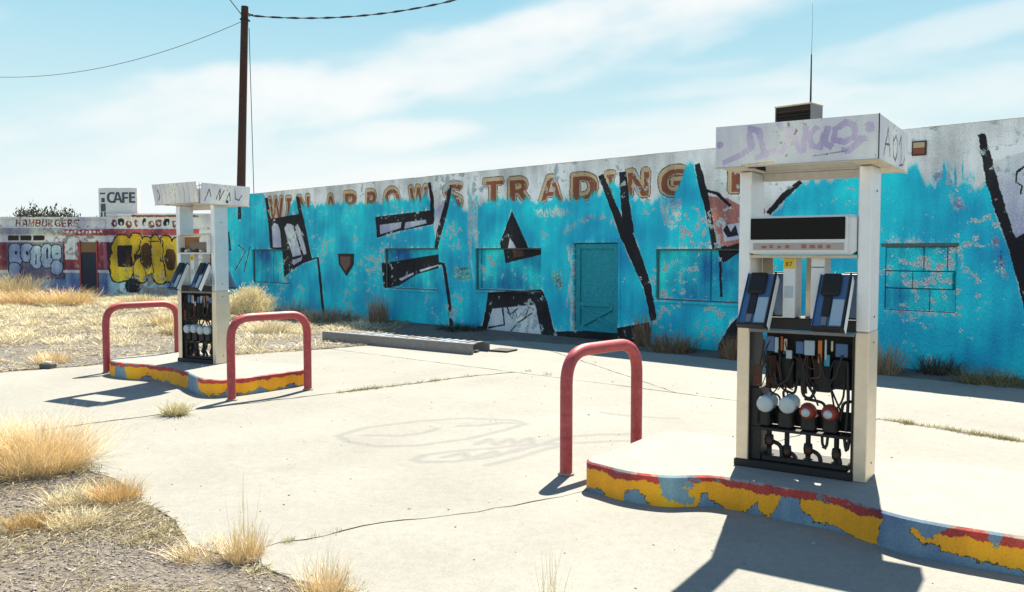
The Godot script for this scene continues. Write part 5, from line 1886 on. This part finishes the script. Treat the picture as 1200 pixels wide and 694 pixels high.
	# inlet pipes with valves down to the tray
	for q in [[0.2, 0.18, 0.235], [0.315, 0.12, 0.33], [0.45, 0.15, 0.48], [0.625, 0.14, 0.6]]:
		var x: float = q[0] * k
		var st := start(false)
		lathe(st, [[0.016, 0.255], [0.016, q[1] + 0.04], [0.026, q[1] + 0.035], [0.03, q[1]], [0.026, q[1] - 0.03], [0.017, q[1] - 0.035], [0.017, 0.09], [0.034, 0.085], [0.036, 0.05]], Vector3(x, 0, -0.08), Vector3(0, 1, 0), 14)
		put("inlet_pipe", st, M.black_metal, w)
		tubed("elbow", rounded([Vector3(x, q[1], -0.08), Vector3(q[2] * k + 0.05, q[1] - 0.02, -0.06), Vector3(q[2] * k + 0.055, 0.06, -0.06)], 0.04, 5), 0.014, M.black_metal, w, 10)
		var wh := start(false)
		lathe(wh, [[0.0, 0.0], [0.02, 0.0], [0.02, 0.012], [0.0, 0.012]], Vector3(x + 0.01, q[1], -0.05), Vector3(0.1, 0.1, 1).normalized(), 10)
		put("valve_wheel", wh, M.rust, w)
	boxed("drip_pan", Vector3(0.16 * k, 0.051, -dep + 0.04), Vector3(0.7 * k, 0.085, -0.03), M.black_metal, w, 0.006)


func build_pumps() -> void:
	rng.seed = 51
	pump("nearer stripped fuel pump with dark display head and faded lavender tag on its canopy", Vector3(1.496, 0.2, -5.53), -deg_to_rad(33.7), 1.0, 0.0, false)
	pump("farther stripped fuel pump with emptied display head and torn canopy sheets", Vector3(-4.357, 0.2, -10.864), -deg_to_rad(27.1), 0.834, 0.074, true)


# ------------------------------------------------------------------ pole, wires, roof gear, debris

func sag(a: Vector3, b: Vector3, drop: float, n := 24) -> Array:
	var out := []
	for i in n + 1:
		var t := float(i) / n
		out.append(a.lerp(b, t) - Vector3(0, drop * 4.0 * t * (1.0 - t), 0))
	return out


func build_pole_and_wires() -> void:
	var foot := Vector3(-9.34, -0.3, -28.5)
	var head := Vector3(-8.96, 9.86, -28.5)
	var o := thing("utility_pole", "tall dark brown wooden utility pole behind the turquoise building", "pole", foot)
	var d := head - foot
	tubed("shaft", [Vector3.ZERO, d * 0.3, d * 0.6, d], [0.165, 0.15, 0.135, 0.118], M.wood, o, 16)
	var bk := start(false)
	tube(bk, [d - Vector3(0, 0.3, 0), d + Vector3(0.3, -0.3, 0.12)], 0.02, 8)
	put("insulator_bracket", bk, M.black_metal, o)
	var ins := start(false)
	lathe(ins, [[0.03, -0.06], [0.05, -0.04], [0.035, 0.0], [0.05, 0.03], [0.02, 0.07], [0.0, 0.07]], d + Vector3(0.2, -0.32, 0.2), Vector3.UP, 12)
	put("insulator", ins, M.galvanised, o)
	boxed("bolt_band", Vector3(-0.14, -0.02, -0.14), Vector3(0.14, 0.03, 0.14), M.black_metal, o, 0.01, Transform3D(Basis(), d - Vector3(0, 0.45, 0)))
	var tied := head + Vector3(0.2, -0.35, 0.2)
	# bundled service cable towards the right, over the building
	var cab := start(false)
	var path := sag(tied, Vector3(6.5, 14.2, -29.5), 1.45, 60)
	tube(cab, path, 0.017, 6)
	for s in 2:
		var twist := []
		for i in path.size():
			var a := i * 1.4 + s * PI
			twist.append(path[i] + Vector3(0.3, 0.0, -0.2).normalized() * cos(a) * 0.03 + Vector3(0, sin(a) * 0.03, 0))
		tube(cab, twist, 0.011, 5)
	tag(put("service_cable", cab, M.wire), "thick twisted cable from the pole top to the upper right", "cable", "overhead wires")
	tag(tubed("overhead_wire", sag(head + Vector3(-0.12, -0.5, 0), Vector3(-27.0, 10.0, -36.0), 1.35, 40), 0.009, M.wire, self, 6), "thin wire sagging from the pole to the left", "wire", "overhead wires")
	tag(tubed("overhead_wire", sag(head + Vector3(-0.08, -0.3, 0.1), Vector3(-9.6, 11.9, -20.0), 0.15, 20), 0.016, M.wire, self, 6), "short steep wire leaving the pole top to the upper left", "wire", "overhead wires")
	tag(tubed("drop_wire", sag(head + Vector3(0.18, -0.75, 0.16), Vector3(-8.35, 2.9, -27.2), 0.0, 12), 0.012, M.wire, self, 6), "thin wire hanging beside the pole down to the roof", "wire", "overhead wires")


func build_roof_things() -> void:
	var o := thing("rooftop_cooler", "dark louvred cooler box on the turquoise building's roof", "cooler", Vector3(4.33, 2.9, -13.9), WALL_TURN)
	var w := 0.62
	var dp := 0.42
	var h := 1.12
	boxed("cabinet", Vector3(0.02, 0.0, -dp), Vector3(w - 0.02, h - 0.03, -0.03), M.black_metal, o, 0.006)
	boxed("side_panel", Vector3(w - 0.019, 0.0, -dp), Vector3(w, h - 0.025, 0.0), M.galvanised, o, 0.004)
	boxed("side_panel", Vector3(0.0, 0.0, -dp), Vector3(0.019, h - 0.025, 0.0), M.galvanised, o, 0.004)
	boxed("lid", Vector3(-0.01, h - 0.024, -dp - 0.01), Vector3(w + 0.01, h, 0.012), M.soffit, o, 0.006)
	for k in 18:
		var y := 0.05 + k * 0.057
		boxed("louvre", Vector3(0.0, -0.004, -0.024), Vector3(w - 0.044, 0.004, 0.024), M.rust if k % 5 == 2 else M.black_metal, o, 0.002, Transform3D(Basis(Vector3(1, 0, 0), 0.6), Vector3(0.022, y, -0.006)))
	var a := thing("antenna_mast", "thin dark antenna rod beside the rooftop cooler", "antenna", Vector3(4.86, 2.9, -13.75))
	tubed("rod", [Vector3.ZERO, Vector3(0, 1.2, 0), Vector3(0, 1.93, 0)], [0.02, 0.016, 0.01], M.black_metal, a, 8)
	boxed("foot_plate", Vector3(-0.06, 0.0, -0.06), Vector3(0.06, 0.02, 0.06), M.galvanised, a)
	tubed("tip_whip", [Vector3(0, 1.92, 0), Vector3(0.01, 2.5, 0.0), Vector3(0.0, 2.75, 0.0)], [0.0035, 0.002, 0.0015], M.black_metal, a, 6)


func build_debris() -> void:
	rng.seed = 61
	# a fallen length of metal fascia with slotted top
	var a := Vector3(-3.5, 0, -15.35)
	var b := Vector3(-0.62, 0, -13.2)
	var d := b - a
	var o := thing("fallen_fascia", "long grey metal fascia with ribbed top lying in front of the turquoise wall", "metal beam", a, -atan2(d.z, d.x))
	var l := d.length()
	boxed("front_flange", Vector3(0, -0.02, -0.012), Vector3(l, 0.17, 0.0), M.galvanised, o, 0.003)
	boxed("bottom_flange", Vector3(0.02, -0.02, -0.5), Vector3(l - 0.03, -0.008, -0.013), M.galvanised, o, 0.003)
	boxed("back_flange", Vector3(0.05, -0.02, -0.512), Vector3(l - 0.06, 0.15, -0.502), M.galvanised, o, 0.003)
	boxed("top_lip", Vector3(0.0, 0.158, -0.12), Vector3(l - 0.02, 0.168, -0.0125), M.galvanised, o, 0.002)
	var x := 0.1
	while x < l - 0.2:
		boxed("rib", Vector3(x, 0.14, -0.5), Vector3(x + 0.07, 0.158, -0.1205), M.galvanised if rng.randf() > 0.55 else M.pale_blue, o, 0.004)
		x += 0.17
	boxed("inner_strip", Vector3(0.05, 0.02, -0.3), Vector3(l - 0.1, 0.04, -0.2), M.black_metal, o, 0.003)
	boxed("torn_end", Vector3(l - 0.02, -0.01, -0.4), Vector3(l + 0.32, 0.03, -0.05), M.black_metal, o, 0.004, Transform3D(Basis(Vector3(0, 1, 0), 0.12), Vector3.ZERO))
	# turquoise board lying behind it
	var tb := thing("painted_plank", "turquoise painted plank lying beside the fallen fascia", "plank", Vector3(-3.35, -0.015, -16.05), -0.72)
	boxed("plank", Vector3(0, 0, -0.22), Vector3(1.5, 0.035, 0.0), M.turquoise, tb, 0.006)
	boxed("batten", Vector3(0.2, 0.036, -0.2), Vector3(0.28, 0.07, -0.02), M.wood, tb, 0.005)
	# a dark brick block by the edge of the concrete
	var br := thing("broken_block", "small dark block lying at the concrete's far left edge", "block", Vector3(-6.62, 0.0, -11.62), -0.3)
	var st := start()
	box(st, Vector3(0, -0.01, -0.12), Vector3(0.21, 0.075, 0.0), 0.012)
	put("block", st, M.brick, br)
	boxed("mortar_lump", Vector3(0.06, 0.074, -0.1), Vector3(0.15, 0.095, -0.03), M.plaster, br, 0.01)


# ------------------------------------------------------------------ plants

func blades(st: SurfaceTool, r: RandomNumberGenerator, n: int, high: float, spread: float, foot: float, droop: float, width: float, tint: Color, vary: float, segs := 3) -> void:
	# thin tapering dry blades that rise from a foot and bend outwards
	for i in n:
		var a := r.randf() * TAU
		var q := sqrt(r.randf())
		var p := Vector3(cos(a), 0, sin(a)) * foot * q
		var wild := 2.6 if r.randf() < 0.3 else 0.8
		var turn := a + r.randf_range(-wild, wild)
		var lean := Vector3(cos(turn), 0, sin(turn)) * spread * r.randf_range(0.1, 1.15) * (0.35 + q)
		var swerve := Vector3(r.randfn(), 0, r.randfn()) * spread * 0.16
		var h := high * lerpf(0.22, 1.0, r.randf()) * (1.0 - 0.25 * q)
		var fall := droop * r.randf_range(0.4, 1.9)
		var side := Vector3(-lean.z, 0, lean.x).normalized()
		if r.randf() < 0.4 or lean.length() < 0.01:
			var b := r.randf() * TAU
			side = Vector3(cos(b), 0, sin(b))
		var g := r.randf_range(1.0 - vary, 1.0 + vary)
		var c := Color(tint.r * g, tint.g * g * r.randf_range(0.93, 1.05), tint.b * g * r.randf_range(0.8, 1.15))
		st.set_color(c)
		var prev := p
		var pw := width
		for k in segs:
			var t := float(k + 1) / segs
			var nx := p + Vector3(0, h * (t - fall * t * t * 0.5), 0) + swerve * sin(t * PI * 0.8) + lean * (t * 0.4 + t * t * 0.6) * h / maxf(high, 0.01)
			var nw := width * (1.0 - t * 0.85)
			var out := side.cross(nx - prev)
			if k == segs - 1:
				tri(st, prev - side * pw, prev + side * pw, nx, out)
			else:
				quad(st, prev - side * pw, prev + side * pw, nx + side * nw, nx - side * nw, out)
			prev = nx
			pw = nw


func tuft_mesh(sd: int, n: int, high: float, spread: float, foot: float, droop := 0.2, width := 0.0035, tint := Color(0.52, 0.38, 0.18), vary := 0.35, extra: Array = []) -> ArrayMesh:
	var r := RandomNumberGenerator.new()
	r.seed = sd
	var st := start()
	blades(st, r, n, high, spread, foot, droop, width, tint, vary)
	for e in extra:
		blades(st, r, e[0], e[1], e[2], e[3], e[4], e[5], e[6], 0.3)
	st.generate_normals()
	var m := st.commit()
	m.surface_set_material(0, M.grass)
	return m


func grass(called: String, label: String, category: String, mesh: Mesh, at: Vector3, turn := 0.0, size := 1.0, group := "") -> void:
	var o := share(called, mesh)
	o.position = at
	o.rotation.y = turn
	o.scale = Vector3.ONE * size
	tag(o, label, category, group)


func build_plants() -> void:
	var straw := Color(0.70, 0.57, 0.36)
	var pale := Color(0.66, 0.58, 0.38)
	var green := Color(0.26, 0.27, 0.13)
	var brown := Color(0.24, 0.15, 0.08)
	var g := "dry grass tufts beside the concrete"
	# near left
	grass("dry_grass_tuft", "large golden grass clump at the left edge beside the concrete", "grass tuft", tuft_mesh(1, 3600, 0.6, 0.62, 0.36, 0.3, 0.0021, straw, 0.45, [[300, 0.5, 0.8, 0.34, 0.7, 0.002, pale]]), Vector3(-3.62, -0.02, -6.25), 0.0, 1.0, g)
	grass("dry_grass_tuft", "golden grass clump cut off by the left edge of the picture", "grass tuft", tuft_mesh(2, 2400, 0.55, 0.7, 0.32, 0.35, 0.0021, straw, 0.45, [[200, 0.45, 0.8, 0.3, 0.7, 0.002, pale]]), Vector3(-4.12, -0.02, -6.35), 0.8, 1.0, g)
	grass("dry_grass_tuft", "small orange-gold grass clump nearest to the big clump's right", "grass tuft", tuft_mesh(3, 800, 0.24, 0.18, 0.14, 0.15, 0.0022, Color(0.62, 0.46, 0.25), 0.4), Vector3(-2.6, -0.02, -5.42), 0.3, 1.0, g)
	grass("dry_grass_tuft", "low grey-gold grass clump left of the small orange clump", "grass tuft", tuft_mesh(4, 520, 0.16, 0.2, 0.16, 0.2, 0.0022, pale, 0.35), Vector3(-2.88, -0.02, -5.38), 0.3, 1.0, g)
	grass("dry_grass_tuft", "low brown-footed clump on the gravel at far lower left", "grass tuft", tuft_mesh(5, 600, 0.17, 0.14, 0.11, 0.2, 0.0022, Color(0.46, 0.32, 0.14), 0.45), Vector3(-2.86, -0.02, -4.86), 0.1, 1.0, g)
	grass("dry_grass_tuft", "pale rounded clump on the gravel right of the brown-footed one", "grass tuft", tuft_mesh(6, 600, 0.15, 0.17, 0.13, 0.25, 0.0022, pale, 0.3), Vector3(-2.62, -0.02, -4.92), 0.9, 1.0, g)
	grass("dry_grass_tuft", "tall thin-stalked grass at the concrete corner, lower left of centre", "grass tuft", tuft_mesh(7, 420, 0.28, 0.16, 0.09, 0.1, 0.0022, straw, 0.4, [[34, 0.62, 0.13, 0.06, 0.05, 0.002, pale]]), Vector3(-1.42, -0.02, -4.36), 0.2, 1.0, g)
	grass("dry_grass_tuft", "low clump just left of the tall thin stalks", "grass tuft", tuft_mesh(8, 460, 0.15, 0.2, 0.15, 0.25, 0.0022, straw, 0.35), Vector3(-1.66, -0.02, -4.42), 0.5, 1.0, g)
	grass("dry_grass_tuft", "grass clump at the bottom edge of the picture, left of centre", "grass tuft", tuft_mesh(9, 420, 0.3, 0.2, 0.1, 0.15, 0.0022, straw, 0.35, [[20, 0.42, 0.14, 0.05, 0.05, 0.0018, pale]]), Vector3(-0.88, -0.02, -3.86), 0.4, 1.0, g)
	grass("dry_grass_tuft", "sparse thin stalks at the bottom edge of the picture, at its centre", "grass tuft", tuft_mesh(10, 46, 0.38, 0.16, 0.1, 0.08, 0.0015, pale, 0.3), Vector3(0.17, 0.0, -3.72), 0.4, 1.0, g)
	grass("dry_grass_tuft", "pale spiky tuft growing from the concrete before the farther island", "grass tuft", tuft_mesh(11, 420, 0.2, 0.26, 0.1, 0.1, 0.0035, Color(0.50, 0.46, 0.28), 0.3), Vector3(-3.36, 0.0, -8.28), 0.4, 1.0, g)
	rng.seed = 71
	# seedlings along the edge and in the joints
	var small := tuft_mesh(12, 40, 0.08, 0.09, 0.05, 0.2, 0.003, Color(0.36, 0.33, 0.15), 0.4)
	var places := []
	var colors := []
	for i in 260:
		var e := forecourt[rng.randi() % forecourt.size()]
		if e.y > -2.8 or e.x > 1.0 or e.y < -14.6:
			continue
		var s := rng.randf_range(0.5, 1.5)
		places.append(Transform3D(Basis(Vector3.UP, rng.randf() * TAU).scaled(Vector3.ONE * s), Vector3(e.x + rng.randf_range(-0.25, 0.03), -0.02, e.y + rng.randf_range(-0.1, 0.12))))
		colors.append(Color(1, 1, 1) * rng.randf_range(0.7, 1.2))
	for j in [[Vector2(-2.0, -9.6), Vector2(-1.3, -10.2), 26], [Vector2(-1.3, -10.2), Vector2(-0.4, -11.0), 14], [Vector2(3.65, -8.0), Vector2(4.38, -7.09), 90], [Vector2(4.38, -7.09), Vector2(5.6, -5.9), 70], [Vector2(-1.3, -4.61), Vector2(-0.9, -4.85), 5], [Vector2(-0.2, -11.9), Vector2(0.5, -11.0), 4]]:
		for i in j[2]:
			var p: Vector2 = (j[0] as Vector2).lerp(j[1], rng.randf()) + Vector2(rng.randf_range(-0.03, 0.03), rng.randf_range(-0.03, 0.03))
			places.append(Transform3D(Basis(Vector3.UP, rng.randf() * TAU).scaled(Vector3.ONE * rng.randf_range(0.4, 1.1)), Vector3(p.x, -0.012, p.y)))
			colors.append(Color(1, 1, 1) * rng.randf_range(0.7, 1.2))
	scatter("sprouting_grass", "short dry grass sprouting along the joints and edges", small, M.grass, places, colors)
	# low cover on the near dirt
	var low := tuft_mesh(13, 60, 0.07, 0.13, 0.1, 0.35, 0.0018, pale, 0.35)
	places = []
	colors = []
	var clump := FastNoiseLite.new()
	clump.seed = 8
	clump.frequency = 0.7
	for i in 1500:
		var x := rng.randf_range(-5.2, -0.6)
		var z := rng.randf_range(-7.4, -3.2)
		if in_court(x, z) or clump.get_noise_2d(x, z) < rng.randf_range(-0.05, 0.25):
			continue
		places.append(Transform3D(Basis(Vector3.UP, rng.randf() * TAU).scaled(Vector3.ONE * rng.randf_range(0.4, 1.1)), Vector3(x, -0.02, z)))
		var t := rng.randf()
		colors.append(Color(1, 1, 1).lerp(Color(0.62, 0.72, 0.5), t * 0.6) * rng.randf_range(0.7, 1.1))
	scatter("low_dry_grass", "thin low dry grass over the near dirt", low, M.grass, places, colors)
	# the straw field between forecourt and cafe
	var field := [tuft_mesh(14, 90, 0.24, 0.26, 0.18, 0.2, 0.006, Color(0.72, 0.65, 0.46), 0.35), tuft_mesh(15, 70, 0.16, 0.3, 0.2, 0.3, 0.006, Color(0.74, 0.68, 0.50), 0.3)]
	for f in 2:
		places = []
		colors = []
		for i in 1500:
			var x := rng.randf_range(-26.0, -3.0)
			var z := rng.randf_range(-31.5, -13.2)
			var keep := smoothstep(-13.5, -17.5, z + clump.get_noise_2d(x * 0.4, z * 0.4) * 5.0)
			if rng.randf() > keep * 0.9 + 0.06 or in_court(x, z):
				continue
			# not inside the trading post
			var rel := Vector2(x - WALL_LEFT.x, z - WALL_LEFT.z)
			if rel.dot(Vector2(-0.7, 0.714)) < 0.15 and rel.dot(Vector2(0.714, 0.7)) > -0.2:
				continue
			places.append(Transform3D(Basis(Vector3.UP, rng.randf() * TAU).scaled(Vector3.ONE * rng.randf_range(0.4, 1.25)), Vector3(x, -0.03, z)))
			colors.append(Color(1, 1, 1) * rng.randf_range(0.75, 1.15))
		scatter("field_grass", "dry straw field between the concrete and the cafe", field[f], M.grass, places, colors)
	# large bushes and clumps
	var h := "dry clumps in the field before the cafe"
	grass("dry_grass_tuft", "big grey-gold brush clump before the cafe's blue letters", "grass tuft", tuft_mesh(21, 1500, 1.5, 1.1, 0.9, 0.3, 0.011, Color(0.50, 0.43, 0.27), 0.35), Vector3(-17.3, -0.03, -28.6), 0.0, 1.0, h)
	grass("dry_grass_tuft", "tall grey-gold brush clump at the far left before the cafe", "grass tuft", tuft_mesh(22, 1300, 1.2, 1.0, 0.9, 0.3, 0.011, Color(0.52, 0.44, 0.27), 0.35), Vector3(-19.2, -0.03, -28.2), 0.0, 1.0, h)
	grass("dry_grass_tuft", "golden clump before the cafe door", "grass tuft", tuft_mesh(23, 1300, 0.85, 0.9, 0.75, 0.3, 0.010, Color(0.68, 0.54, 0.32), 0.3), Vector3(-13.9, -0.03, -26.0), 0.0, 1.0, h)
	grass("dry_grass_tuft", "golden clump left of the one before the cafe door", "grass tuft", tuft_mesh(24, 1100, 0.75, 0.9, 0.7, 0.3, 0.010, Color(0.64, 0.50, 0.30), 0.3), Vector3(-15.6, -0.03, -26.4), 0.0, 1.0, h)
	grass("dry_grass_tuft", "golden clump beside the picture's left edge before the cafe", "grass tuft", tuft_mesh(25, 1000, 0.75, 0.9, 0.7, 0.3, 0.010, Color(0.66, 0.51, 0.30), 0.3), Vector3(-17.4, -0.03, -26.2), 0.0, 1.0, h)
	grass("dry_grass_tuft", "low pale clump in the straw behind the left red hoop", "grass tuft", tuft_mesh(26, 700, 0.42, 0.5, 0.4, 0.3, 0.008, Color(0.55, 0.47, 0.3), 0.3), Vector3(-6.6, -0.03, -16.8), 0.0, 1.0, h)
	grass("dry_grass_tuft", "pale clump seen through the left red hoop", "grass tuft", tuft_mesh(27, 800, 0.5, 0.55, 0.4, 0.3, 0.008, Color(0.56, 0.47, 0.28), 0.3), Vector3(-7.6, -0.03, -18.6), 0.0, 1.0, h)
	grass("dry_grass_tuft", "pale clump between the farther pump and the cafe's yellow letters", "grass tuft", tuft_mesh(28, 900, 0.6, 0.6, 0.5, 0.3, 0.009, Color(0.56, 0.47, 0.28), 0.3), Vector3(-11.4, -0.03, -25.4), 0.0, 1.0, h)
	grass("dry_grass_tuft", "whitish clump in the straw right of the bush, seen through the right-hand hoop", "grass tuft", tuft_mesh(29, 700, 0.42, 0.4, 0.34, 0.25, 0.007, Color(0.58, 0.52, 0.38), 0.25), Vector3(-4.85, -0.03, -16.9), 0.0, 1.0, h)
	grass("dry_grass_tuft", "small tan clump at the concrete's far left edge behind the dark block", "grass tuft", tuft_mesh(30, 500, 0.3, 0.3, 0.24, 0.25, 0.006, straw, 0.3), Vector3(-6.8, -0.03, -12.3), 0.0, 1.0, h)
	# the round pale bush by the turquoise wall
	round_bush(Vector3(-6.35, -0.03, -20.2))
	# weeds along the foot of the turquoise wall
	var w := "weeds along the foot of the turquoise wall"
	var weed := tuft_mesh(31, 420, 0.62, 0.4, 0.3, 0.15, 0.007, Color(0.42, 0.29, 0.18), 0.4)
	grass("wall_weed", "tall brown weed clump against the wall right of the nearer pump", "weed", weed, Vector3(5.0, -0.02, -11.35), 0.2, 0.98, w)
	grass("wall_weed", "dark low weed clump right of the tall brown one by the wall", "weed", tuft_mesh(32, 300, 0.4, 0.35, 0.26, 0.2, 0.008, Color(0.10, 0.085, 0.06), 0.4), Vector3(5.75, -0.02, -11.2), 0.9, 1.0, w)
	grass("wall_weed", "olive weed clump at the wall near the picture's right edge", "weed", tuft_mesh(33, 360, 0.34, 0.45, 0.34, 0.25, 0.007, Color(0.25, 0.21, 0.09), 0.35), Vector3(5.95, -0.02, -10.35), 0.4, 1.0, w)
	grass("wall_weed", "brown weed clump by the wall behind the nearer red hoop's right side", "weed", tuft_mesh(34, 420, 0.5, 0.5, 0.36, 0.2, 0.008, Color(0.26, 0.17, 0.11), 0.4), Vector3(2.65, -0.02, -13.75), 0.7, 1.0, w)
	grass("wall_weed", "thin brown weed leaning on the wall under the black letter stem", "weed", tuft_mesh(35, 160, 0.85, 0.2, 0.14, 0.1, 0.008, Color(0.26, 0.16, 0.10), 0.4), Vector3(2.3, -0.02, -14.55), 0.2, 1.0, w)
	grass("wall_weed", "brown weed clump by the wall just left of the nearer pump", "weed", tuft_mesh(36, 380, 0.55, 0.4, 0.3, 0.2, 0.008, Color(0.34, 0.2, 0.12), 0.4), Vector3(3.55, -0.02, -12.9), 0.5, 1.0, w)
	grass("wall_weed", "tan upright weed against the wall behind the fallen fascia", "weed", tuft_mesh(37, 260, 1.0, 0.25, 0.22, 0.1, 0.009, Color(0.36, 0.26, 0.18), 0.3), Vector3(-3.1, -0.02, -19.3), 0.5, 1.0, w)
	grass("wall_weed", "grey tangled weeds at the wall left of the fallen fascia", "weed", tuft_mesh(38, 700, 0.55, 0.7, 0.6, 0.25, 0.009, Color(0.30, 0.26, 0.19), 0.4), Vector3(-4.35, -0.02, -19.6), 0.5, 1.0, w)
	grass("wall_weed", "thin grey twigs against the wall right of the pale bush", "weed", tuft_mesh(39, 300, 0.75, 0.6, 0.4, 0.1, 0.007, Color(0.32, 0.27, 0.2), 0.4), Vector3(-5.4, -0.02, -20.5), 0.5, 1.0, w)
	grass("wall_weed", "dark green weed patch at the wall between fascia and black line", "weed", tuft_mesh(40, 420, 0.24, 0.5, 0.5, 0.3, 0.009, Color(0.07, 0.08, 0.05), 0.4), Vector3(-1.05, -0.02, -17.6), 0.5, 1.0, w)
	# trees beyond the cafe
	tree("dark green tree top showing behind the cafe at the far left", Vector3(-24.4, 0, -44.0), 4.2, 2.0, 5)
	tree("smaller dark green tree top beside the far left one, behind the cafe", Vector3(-21.8, 0, -44.6), 3.75, 1.1, 6)


func round_bush(at: Vector3) -> void:
	var o := thing("round_bush", "round pale yellow dry bush against the turquoise wall", "bush", at)
	var r := RandomNumberGenerator.new()
	r.seed = 91
	var stems := start()
	var tufts := start()
	for i in 90:
		var a := r.randf() * TAU
		var el := r.randf_range(0.25, 1.5)
		var dir := Vector3(cos(a) * cos(el), sin(el), sin(a) * cos(el))
		var tip := dir * Vector3(0.72, 0.86, 0.72) * r.randf_range(0.7, 1.0)
		stems.set_color(Color(0.22, 0.15, 0.09) * r.randf_range(0.7, 1.3))
		var sd := dir.cross(Vector3(0.3, 0.2, 0.9)).normalized() * 0.006
		tri(stems, -sd, sd, tip, dir.cross(sd))
		for q in 70:
			var p := tip * r.randf_range(0.62, 1.02) + Vector3(r.randf_range(-0.13, 0.13), r.randf_range(-0.1, 0.1), r.randf_range(-0.13, 0.13))
			if p.y < 0.12:
				continue
			var up := (dir + Vector3(r.randf_range(-0.6, 0.6), r.randf_range(0.0, 0.8), r.randf_range(-0.6, 0.6))).normalized() * r.randf_range(0.04, 0.09)
			var side := up.cross(Vector3(r.randf() - 0.5, r.randf() - 0.5, r.randf() - 0.5)).normalized() * 0.011
			var g := r.randf_range(0.75, 1.2)
			tufts.set_color(Color(0.74 * g, 0.67 * g, 0.46 * g))
			tri(tufts, p - side, p + side, p + up, side.cross(up))
	put("stems", stems, M.grass, o)
	put("crown", tufts, M.grass, o)


func tree(label: String, at: Vector3, high: float, wide: float, sd: int) -> void:
	var o := thing("tree", label, "tree", at, 0.0, "trees beyond the cafe")
	var r := RandomNumberGenerator.new()
	r.seed = sd
	var tr := start(false)
	tube(tr, [Vector3(0, -0.3, 0), Vector3(0.05, high * 0.4, 0), Vector3(0, high * 0.8, 0)], [0.16, 0.12, 0.04], 8)
	for i in 7:
		var a := TAU * i / 7.0
		tube(tr, [Vector3(0.03, high * (0.35 + 0.05 * i), 0), Vector3(cos(a) * wide * 0.5, high * (0.55 + 0.05 * i), sin(a) * wide * 0.5)], [0.05, 0.015], 6)
	put("trunk", tr, M.wood, o)
	var st := start()
	for i in 34:
		var a := r.randf() * TAU
		var q := sqrt(r.randf()) * wide * 0.85
		var c := Vector3(cos(a) * q, high * (0.52 + 0.44 * r.randf() * (1.0 - 0.4 * q / wide)), sin(a) * q)
		for k in 90:
			var p := c + Vector3(r.randfn(), r.randfn() * 1.2, r.randfn()) * 0.17 * wide * 0.55
			var up := Vector3(r.randf_range(-0.5, 0.5), r.randf_range(0.3, 1.0), r.randf_range(-0.5, 0.5)).normalized() * r.randf_range(0.1, 0.24)
			var side := up.cross(Vector3(r.randf() - 0.5, r.randf() - 0.5, r.randf() - 0.5)).normalized() * 0.045
			var g := r.randf_range(0.7, 1.3)
			st.set_color(Color(0.055 * g, 0.065 * g, 0.035 * g))
			tri(st, p - side, p + side, p + up, side.cross(up))
	put("crown", st, M.leaf, o)
